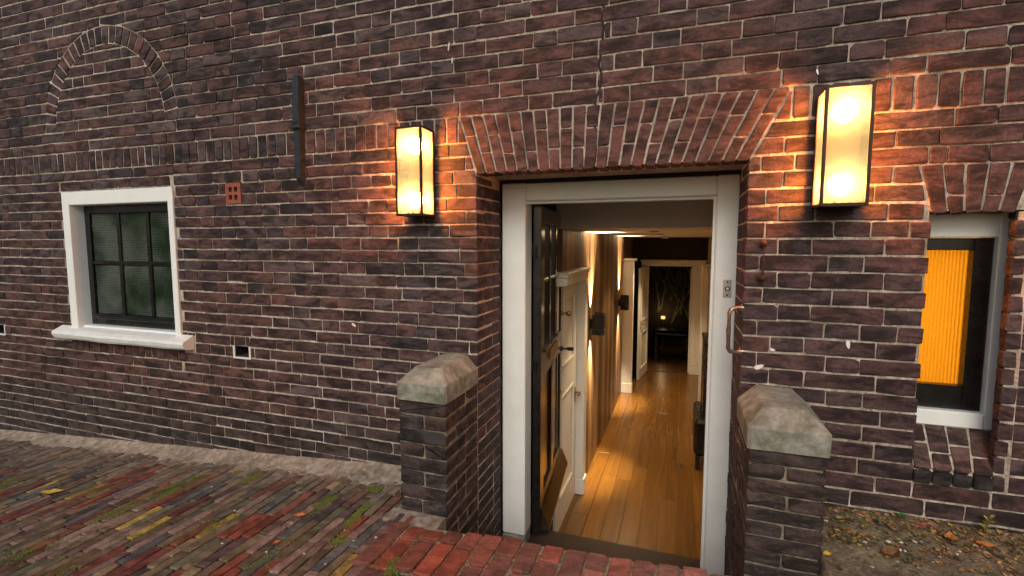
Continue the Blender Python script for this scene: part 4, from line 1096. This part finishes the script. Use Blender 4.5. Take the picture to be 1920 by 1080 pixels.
# ================================================================== WALL LAMPS AND IRONWORK
def wall_lamp(x0, x1, z0, z1, label):
    d = .150; o = empty('wall_lamp', ((x0 + x1) / 2, -.01, z0), label, 'wall lamp', 'ribbed glass wall lamps beside the door')
    b = .012; yb = -.006
    MB().box(x0 + .002, x1 - .002, -.018, yb, z0 + .001, z1 - .001, bev=.002).build('back_plate', M_LAMPMETAL, o)
    mb = MB()
    for x in (x0, x1 - b): mb.box(x, x + b, -d, -d + b, z0, z1, bev=.0015); mb.box(x, x + b * .7 if x == x0 else x1, -.0275, -.0185, z0, z1, bev=.001)
    mb.box(x0 + b, x1 - b, -d + .001, -d + b, z0, z0 + b); mb.box(x0 + b, x1 - b, -d + .001, -d + b, z1 - b, z1)
    for x in (x0 + .001, x1 - b): mb.box(x, x + b - .001, -d + b, -.0185, z0 + .001, z0 + b); mb.box(x, x + b - .001, -d + b, -.0185, z1 - b, z1 - .001)
    mb.build('frame', M_LAMPMETAL, o)
    MB().box(x0 + b, x1 - b, -d + b, -.0185, z0 + .002, z0 + .006).build('bottom_plate', M_LAMPMETAL, o)
    MB().box(x0 + b, x1 - b, -d + b, -.0185, z1 - .006, z1 - .002).build('top_plate', M_LAMPMETAL, o)
    def ribs(p0, p1, nrm, nr):
        p0, p1, nrm = Vector(p0), Vector(p1), Vector(nrm); v = []; f = []; st = 4
        for i in range(nr * st + 1):
            p = p0.lerp(p1, i / (nr * st)) + nrm * (.0016 * abs(math.sin(math.pi * i / st)))
            v += [(p.x, p.y, z0 + .007), (p.x, p.y, z1 - .007)]
        for i in range(nr * st): f.append((2 * i, 2 * i + 2, 2 * i + 3, 2 * i + 1))
        q = MB(); q.add(v, f); q.build('glass_panel', M_LGLASS, o, smooth=True)
    ribs((x0 + b, -d + .004, 0), (x1 - b, -d + .004, 0), (0, -1, 0), 20)
    ribs((x1 - .004, -d + b, 0), (x1 - .004, -.0275, 0), (1, 0, 0), 15)
    ribs((x0 + .004, -.0275, 0), (x0 + .004, -d + b, 0), (-1, 0, 0), 15)
    xc = (x0 + x1) / 2; yc = -.084
    for zc, s in ((z0 + .085, 1), (z1 - .085, -1)):
        prof = [(.008, -.046), (.016, -.038), (.030, -.030), (.039, -.016), (.043, .0), (.039, .016), (.030, .030), (.016, .039), (.002, .043)]
        MB().lathe([(r, h * s) for r, h in prof], (xc, yc, zc), 'z', 18).build('bulb', M_BULB, o, smooth=True)
        MB().lathe([(.018, zc - s * .046), (.018, zc - s * .076)], (xc, yc, 0), 'z', 12).build('socket', M_LAMPMETAL, o)
    return o
wall_lamp(-1.366, -1.218, 1.388, 1.826, 'ribbed glass box lamp between the iron wall anchor and the door')
wall_lamp(.488, .646, 1.391, 1.838, 'ribbed glass box lamp between the door and the small amber window')

P = empty('wall_anchor', (-2.065, -.02, 1.575), 'tall black wrought iron wall anchor with a collar and pointed foot', 'wall anchor')
mb = MB(); sec = [(2.185, .012, .030), (2.17, .021, .045), (1.93, .022, .050), (1.915, .018, .046)]
def bar(sec, x, tilt=0):
    v = []; f = []
    for z, hw, d in sec: v += [(x - hw + tilt * (z - 1.9), .0, z), (x - hw + tilt * (z - 1.9), -d, z), (x + hw + tilt * (z - 1.9), -d, z), (x + hw + tilt * (z - 1.9), .0, z)]
    for i in range(len(sec) - 1):
        for k in range(4): f.append((i * 4 + k, i * 4 + (k + 1) % 4, (i + 1) * 4 + (k + 1) % 4, (i + 1) * 4 + k))
    f += [(0, 1, 2, 3), tuple(reversed(range(len(v) - 4, len(v))))]
    q = MB(); q.add(v, f); return q
bar(sec, -2.064, .02).build('upper_bar', M_IRON, P)
bar([(1.889, .020, .042), (1.70, .019, .040), (1.62, .017, .036), (1.578, .006, .012)], -2.066, .01).build('pointed_bar', M_IRON, P)
MB().box(-2.096, -2.034, -.060, .0, 1.890, 1.914, bev=.006).build('collar', M_IRON, P)

P = empty('grab_handle', (XR - .03, -.03, .775), 'bent bronze grab handle on the brick edge beside the door frame', 'handle')
gp = [(XR + .004, .012, .974), (XR - .030, -.018, .974), (XR - .048, -.026, .970), (XR - .056, -.030, .955), (XR - .057, -.030, .875), (XR - .056, -.030, .800), (XR - .048, -.026, .786), (XR - .030, -.018, .781), (XR + .004, .012, .781)]
MB().tube(gp, [.010, .009, .009, .009, .010, .009, .009, .009, .010], 12).build('bar', M_BRONZE, P, smooth=True)
for z in (.974, .781): MB().box(XR - .006, XR - .001, .0, .03, z - .016, z + .016, bev=.002).build('mount', M_BRONZE, P)
P = empty('iron_hook', (.32, -.01, 1.10), 'thin rusty iron rod held off the bricks by two round mounts', 'iron rod')
MB().tube([(.320, -.030, 1.250), (.321, -.034, 1.18), (.320, -.030, 1.108)], .0048, 8).build('rod', M_RUST, P)
for z in (1.250, 1.106): MB().lathe([(.017, -.001), (.017, -.008), (.009, -.014), (.009, -.038), (.003, -.041)], (.320, 0, z), 'y', 14).build('mount', M_RUST, P)

# ================================================================== SMALL THINGS ON THE GROUND
def leaf_mesh(L, W, curl, tint):
    mb = MB(); n = 6; v = []; f = []
    for i in range(n + 1):
        t2 = i / n; wv = W * (math.sin(math.pi * min(.999, t2 ** .8)) ** .8) * .5 + .0006; z = curl * (4 * (t2 - .5) ** 2) * L * .35
        x = (t2 - .5) * L
        for k in (-1, -.5, 0, .5, 1): v.append((x, k * wv + .1 * L * t2 * t2, z + abs(k) * wv * .55 * (1 + .4 * math.sin(i * 2.1 + k))))
    for i in range(n):
        for k in range(4): f.append((i * 5 + k, (i + 1) * 5 + k, (i + 1) * 5 + k + 1, i * 5 + k + 1))
    st = [(-.5 * L - .25 * L, 0, .012), (-.5 * L, -.0012, curl * L * .35), (-.5 * L, .0012, curl * L * .35)]
    mb.add(v, f, tint); mb.add(st, [(0, 1, 2)], tuple(c * .7 for c in tint)); return mb
def fallen_leaf(px, py, z, L, W, rz, curl, tint, label, zfun=None):
    P = onZ(px, py, z)
    if zfun:
        for _ in range(4): z = zfun(P.x, P.y); P = onZ(px, py, z)
    o = leaf_mesh(L, W, curl, tint).build('fallen_leaf', M_LEAF, origin=(0, 0, 0)); o.location = (P.x, P.y, z + .005); o.rotation_euler = (rng.uniform(-.15, .15), rng.uniform(-.1, .1), rz)
    return tag(o, label, 'leaf')
gf = lambda x, y: gz_(x)
fallen_leaf(97, 927, 0, .11, .045, .55, .3, (.42, .30, .03), 'yellow curled leaf on the brick paving', gf)
fallen_leaf(563, 970, 0, .055, .030, .3, .35, (.55, .13, .02), 'bright orange leaf beside a green moss tuft', gf)
fallen_leaf(490, 868, 0, .050, .026, .2, .2, (.42, .11, .03), 'orange leaf on the sandy strip at the wall foot', gf)
fallen_leaf(520, 1020, 0, .035, .022, 1.0, .2, (.45, .13, .04), 'small torn orange leaf between red pavers', gf)
fallen_leaf(1672, 1046, .1, .075, .055, .5, .8, (.19, .075, .025), 'curled brown leaf on the bare soil', soil_z)
fallen_leaf(1552, 1043, .1, .032, .024, .3, .3, (.55, .33, .03), 'yellow leaf scrap on soil beside the pier', soil_z)
fallen_leaf(1850, 1028, .1, .070, .035, .1, .4, (.40, .15, .04), 'flat orange leaf on the bare soil', soil_z)
fallen_leaf(1785, 1015, .1, .075, .040, 1.2, .6, (.42, .19, .05), 'crumpled amber leaf on soil under the window', soil_z)
fallen_leaf(1733, 990, .1, .050, .032, 2.2, .5, (.24, .06, .045), 'dark red leaf on soil at the wall foot', soil_z)

# moss cushions: uncountable, one object
mb = MB(); lr = random.Random(3)
def tuft(x, y, z, r, tint):
    v = [(x, y, z + r * lr.uniform(.3, .7))]; n = 5; a0 = lr.uniform(0, 6)
    for k in range(n): a = a0 + 2 * math.pi * k / n; v.append((x + r * math.cos(a) * lr.uniform(.7, 1.2), y + r * math.sin(a) * lr.uniform(.7, 1.2), z - .003))
    mb.add(v, [(0, 1 + k, 1 + (k + 1) % n) for k in range(n)], tint)
GREEN = [(.085, .125, .010), (.12, .155, .014), (.055, .085, .010), (.17, .165, .022), (.12, .105, .025)]
def moss(px, py, lx, ly, n, dens=1.0):
    n = int(n * 4.0)
    z = 0; P = onZ(px, py, -.05)
    for _ in range(4): z = gz_(P.x); P = onZ(px, py, z)
    for _ in range(n):
        x, y = P.x + lr.gauss(0, lx * .8), P.y + lr.gauss(0, ly * .85)
        if mnoise.noise(Vector((x * 22, y * 9, 3))) < -.12: continue
        if y > -.05 or (x > -1.25 and y > -.40): continue
        zz = pave_fr(x, y).z if not (x > -1.2 and y > KY0) else kz(x)
        tuft(x, y, zz + .0005, lr.uniform(.0025, .0055), lr.choice(GREEN))
for a in MOSS: moss(*a)
for _ in range(420):                              # in the joints of the brick edging
    x = lr.uniform(-1.15, .1); i = round((x + 1.205) / .088); x = -1.205 + i * .088 + lr.gauss(0, .003); y = lr.uniform(KY0, KY1 - .02)
    if lr.random() < .8 - .6 * (x + 1.15): tuft(x, y, kz(x) - .006, lr.uniform(.003, .006), lr.choice(GREEN))
for _ in range(500):                              # thin growth all along the paver joints
    x, y = lr.uniform(-4.5, -1.2), lr.uniform(-1.0, -.16)
    if mnoise.noise(Vector((x * 1.5, y * 3, 8))) > -.05: tuft(x, y, gz_(x) - .004, lr.uniform(.003, .006), lr.choice(GREEN))
tag(mb.build('moss', M_MOSS), 'green and yellow-green moss cushions growing over the paving joints', 'moss', kind='stuff')

# leaf litter on the soil: uncountable
mb = MB()
LT_ = [(.20, .10, .035), (.13, .06, .025), (.27, .16, .06), (.30, .13, .03), (.09, .055, .03), (.16, .14, .05), (.07, .085, .02), (.36, .22, .06)]
for _ in range(1500):
    x, y = lr.uniform(.53, 1.9), -abs(lr.gauss(0, .16)) - .005 if lr.random() < .62 else lr.uniform(-.75, -.02)
    if x < .53 and y > -.38: continue
    q = leaf_mesh(lr.uniform(.010, .034), lr.uniform(.005, .018), lr.uniform(.1, 1.0), lr.choice(LT_)); M4 = Matrix.Translation((x, y, soil_z(x, y) + .003)) @ Matrix.Rotation(lr.uniform(0, 6.3), 4, 'Z') @ Matrix.Rotation(lr.uniform(-.5, .5), 4, 'X')
    vv = [M4 @ Vector(p) for p in q.v]; keep = q.f[::2] if lr.random() < .3 else q.f
    mb.add(vv, keep, q.t[0])
tag(mb.build('leaf_litter', M_LEAF), 'brown leaf litter scattered over the soil under the small window', 'leaf litter', kind='stuff')
# pale pebbles and chips
mb = MB()
def pebble(P, r, c):
    q = MB(); q.lathe([(r * .3, 0), (r, r * .25), (r * .8, r * .6), (r * .2, r * .8)], (0, 0, 0), 'z', 7); mb.add([(P[0] + p[0] * lr.uniform(.8, 1.2), P[1] + p[1] * lr.uniform(.6, 1), P[2] + p[2]) for p in q.v], q.f, c)
for px, py in ((417, 1020), (500, 1037), (547, 983), (646, 996), (663, 1016), (440, 958), (397, 912), (570, 1040), (322, 1043), (610, 1060), (705, 1010)):
    P = onZ(px, py, -.05); P = onZ(px, py, gz_(P.x)); pebble((P.x, P.y, gz_(P.x) + .002), lr.uniform(.0035, .0065), (.62, .58, .52))
for px, py in ((1649, 998), (1665, 1017), (1690, 1018), (1715, 1017), (1742, 1017), (1828, 1023), (1686, 1032), (1697, 1034), (1795, 1040), (1622, 1018), (1548, 978), (1800, 1035)):
    P = onZ(px, py, .1)
    for _ in range(4): P = onZ(px, py, soil_z(P.x, P.y))
    pebble(P, lr.uniform(.005, .010), (.60, .57, .50))
for _ in range(160):
    x, y = lr.uniform(.53, 1.9), lr.uniform(-.7, -.03); pebble((x, y, soil_z(x, y) - .001), lr.uniform(.003, .009), lr.choice([(.25, .2, .14), (.18, .15, .11), (.33, .29, .22)]))
tag(mb.build('pebbles', M_PEBBLE), 'small pale pebbles and mortar chips strewn on paving and soil', 'pebbles', kind='stuff')
# a little weed against the wall
P = onY(1845, 992, -.03); z = soil_z(P.x, -.03); o = empty('weed', (P.x, -.03, z), 'small yellow-green weed growing at the wall foot', 'weed')
mb = MB(); mb.tube([(P.x, -.03, z - .01), (P.x + .006, -.035, z + .03), (P.x + .016, -.032, z + .062)], .0018, 5, (.16, .15, .04)); mb.build('stem', M_LEAF, o)
for i in range(9):
    q = leaf_mesh(.026, .014, .3, lr.choice([(.22, .20, .03), (.16, .17, .03), (.30, .22, .04)])); h = .012 + .006 * i; M4 = Matrix.Translation((P.x + .0018 * i, -.034, z + h)) @ Matrix.Rotation(i * 2.4, 4, 'Z') @ Matrix.Rotation(-.5, 4, 'Y') @ Matrix.Translation((.012, 0, 0))
    b2 = MB(); b2.add([M4 @ Vector(p) for p in q.v], q.f, q.t[0]); b2.build('leaf', M_LEAF, o)
P = onY(1687, 975, -.02); z = soil_z(P.x, -.03); o = empty('clover_sprig', (P.x, -.03, z), 'tiny bright green sprig at the wall foot beneath the brick sill', 'weed')
for i in range(5):
    q = leaf_mesh(.020, .016, .2, (.03, .14, .02)); M4 = Matrix.Translation((P.x, -.03, z + .008)) @ Matrix.Rotation(i * 1.26, 4, 'Z') @ Matrix.Rotation(-.5, 4, 'Y') @ Matrix.Translation((.011, 0, 0))
    b2 = MB(); b2.add([M4 @ Vector(p) for p in q.v], q.f, q.t[0]); b2.build('leaf', M_LEAF, o)

for o in bpy.data.objects:
    if '_w' in o: del o['_w']
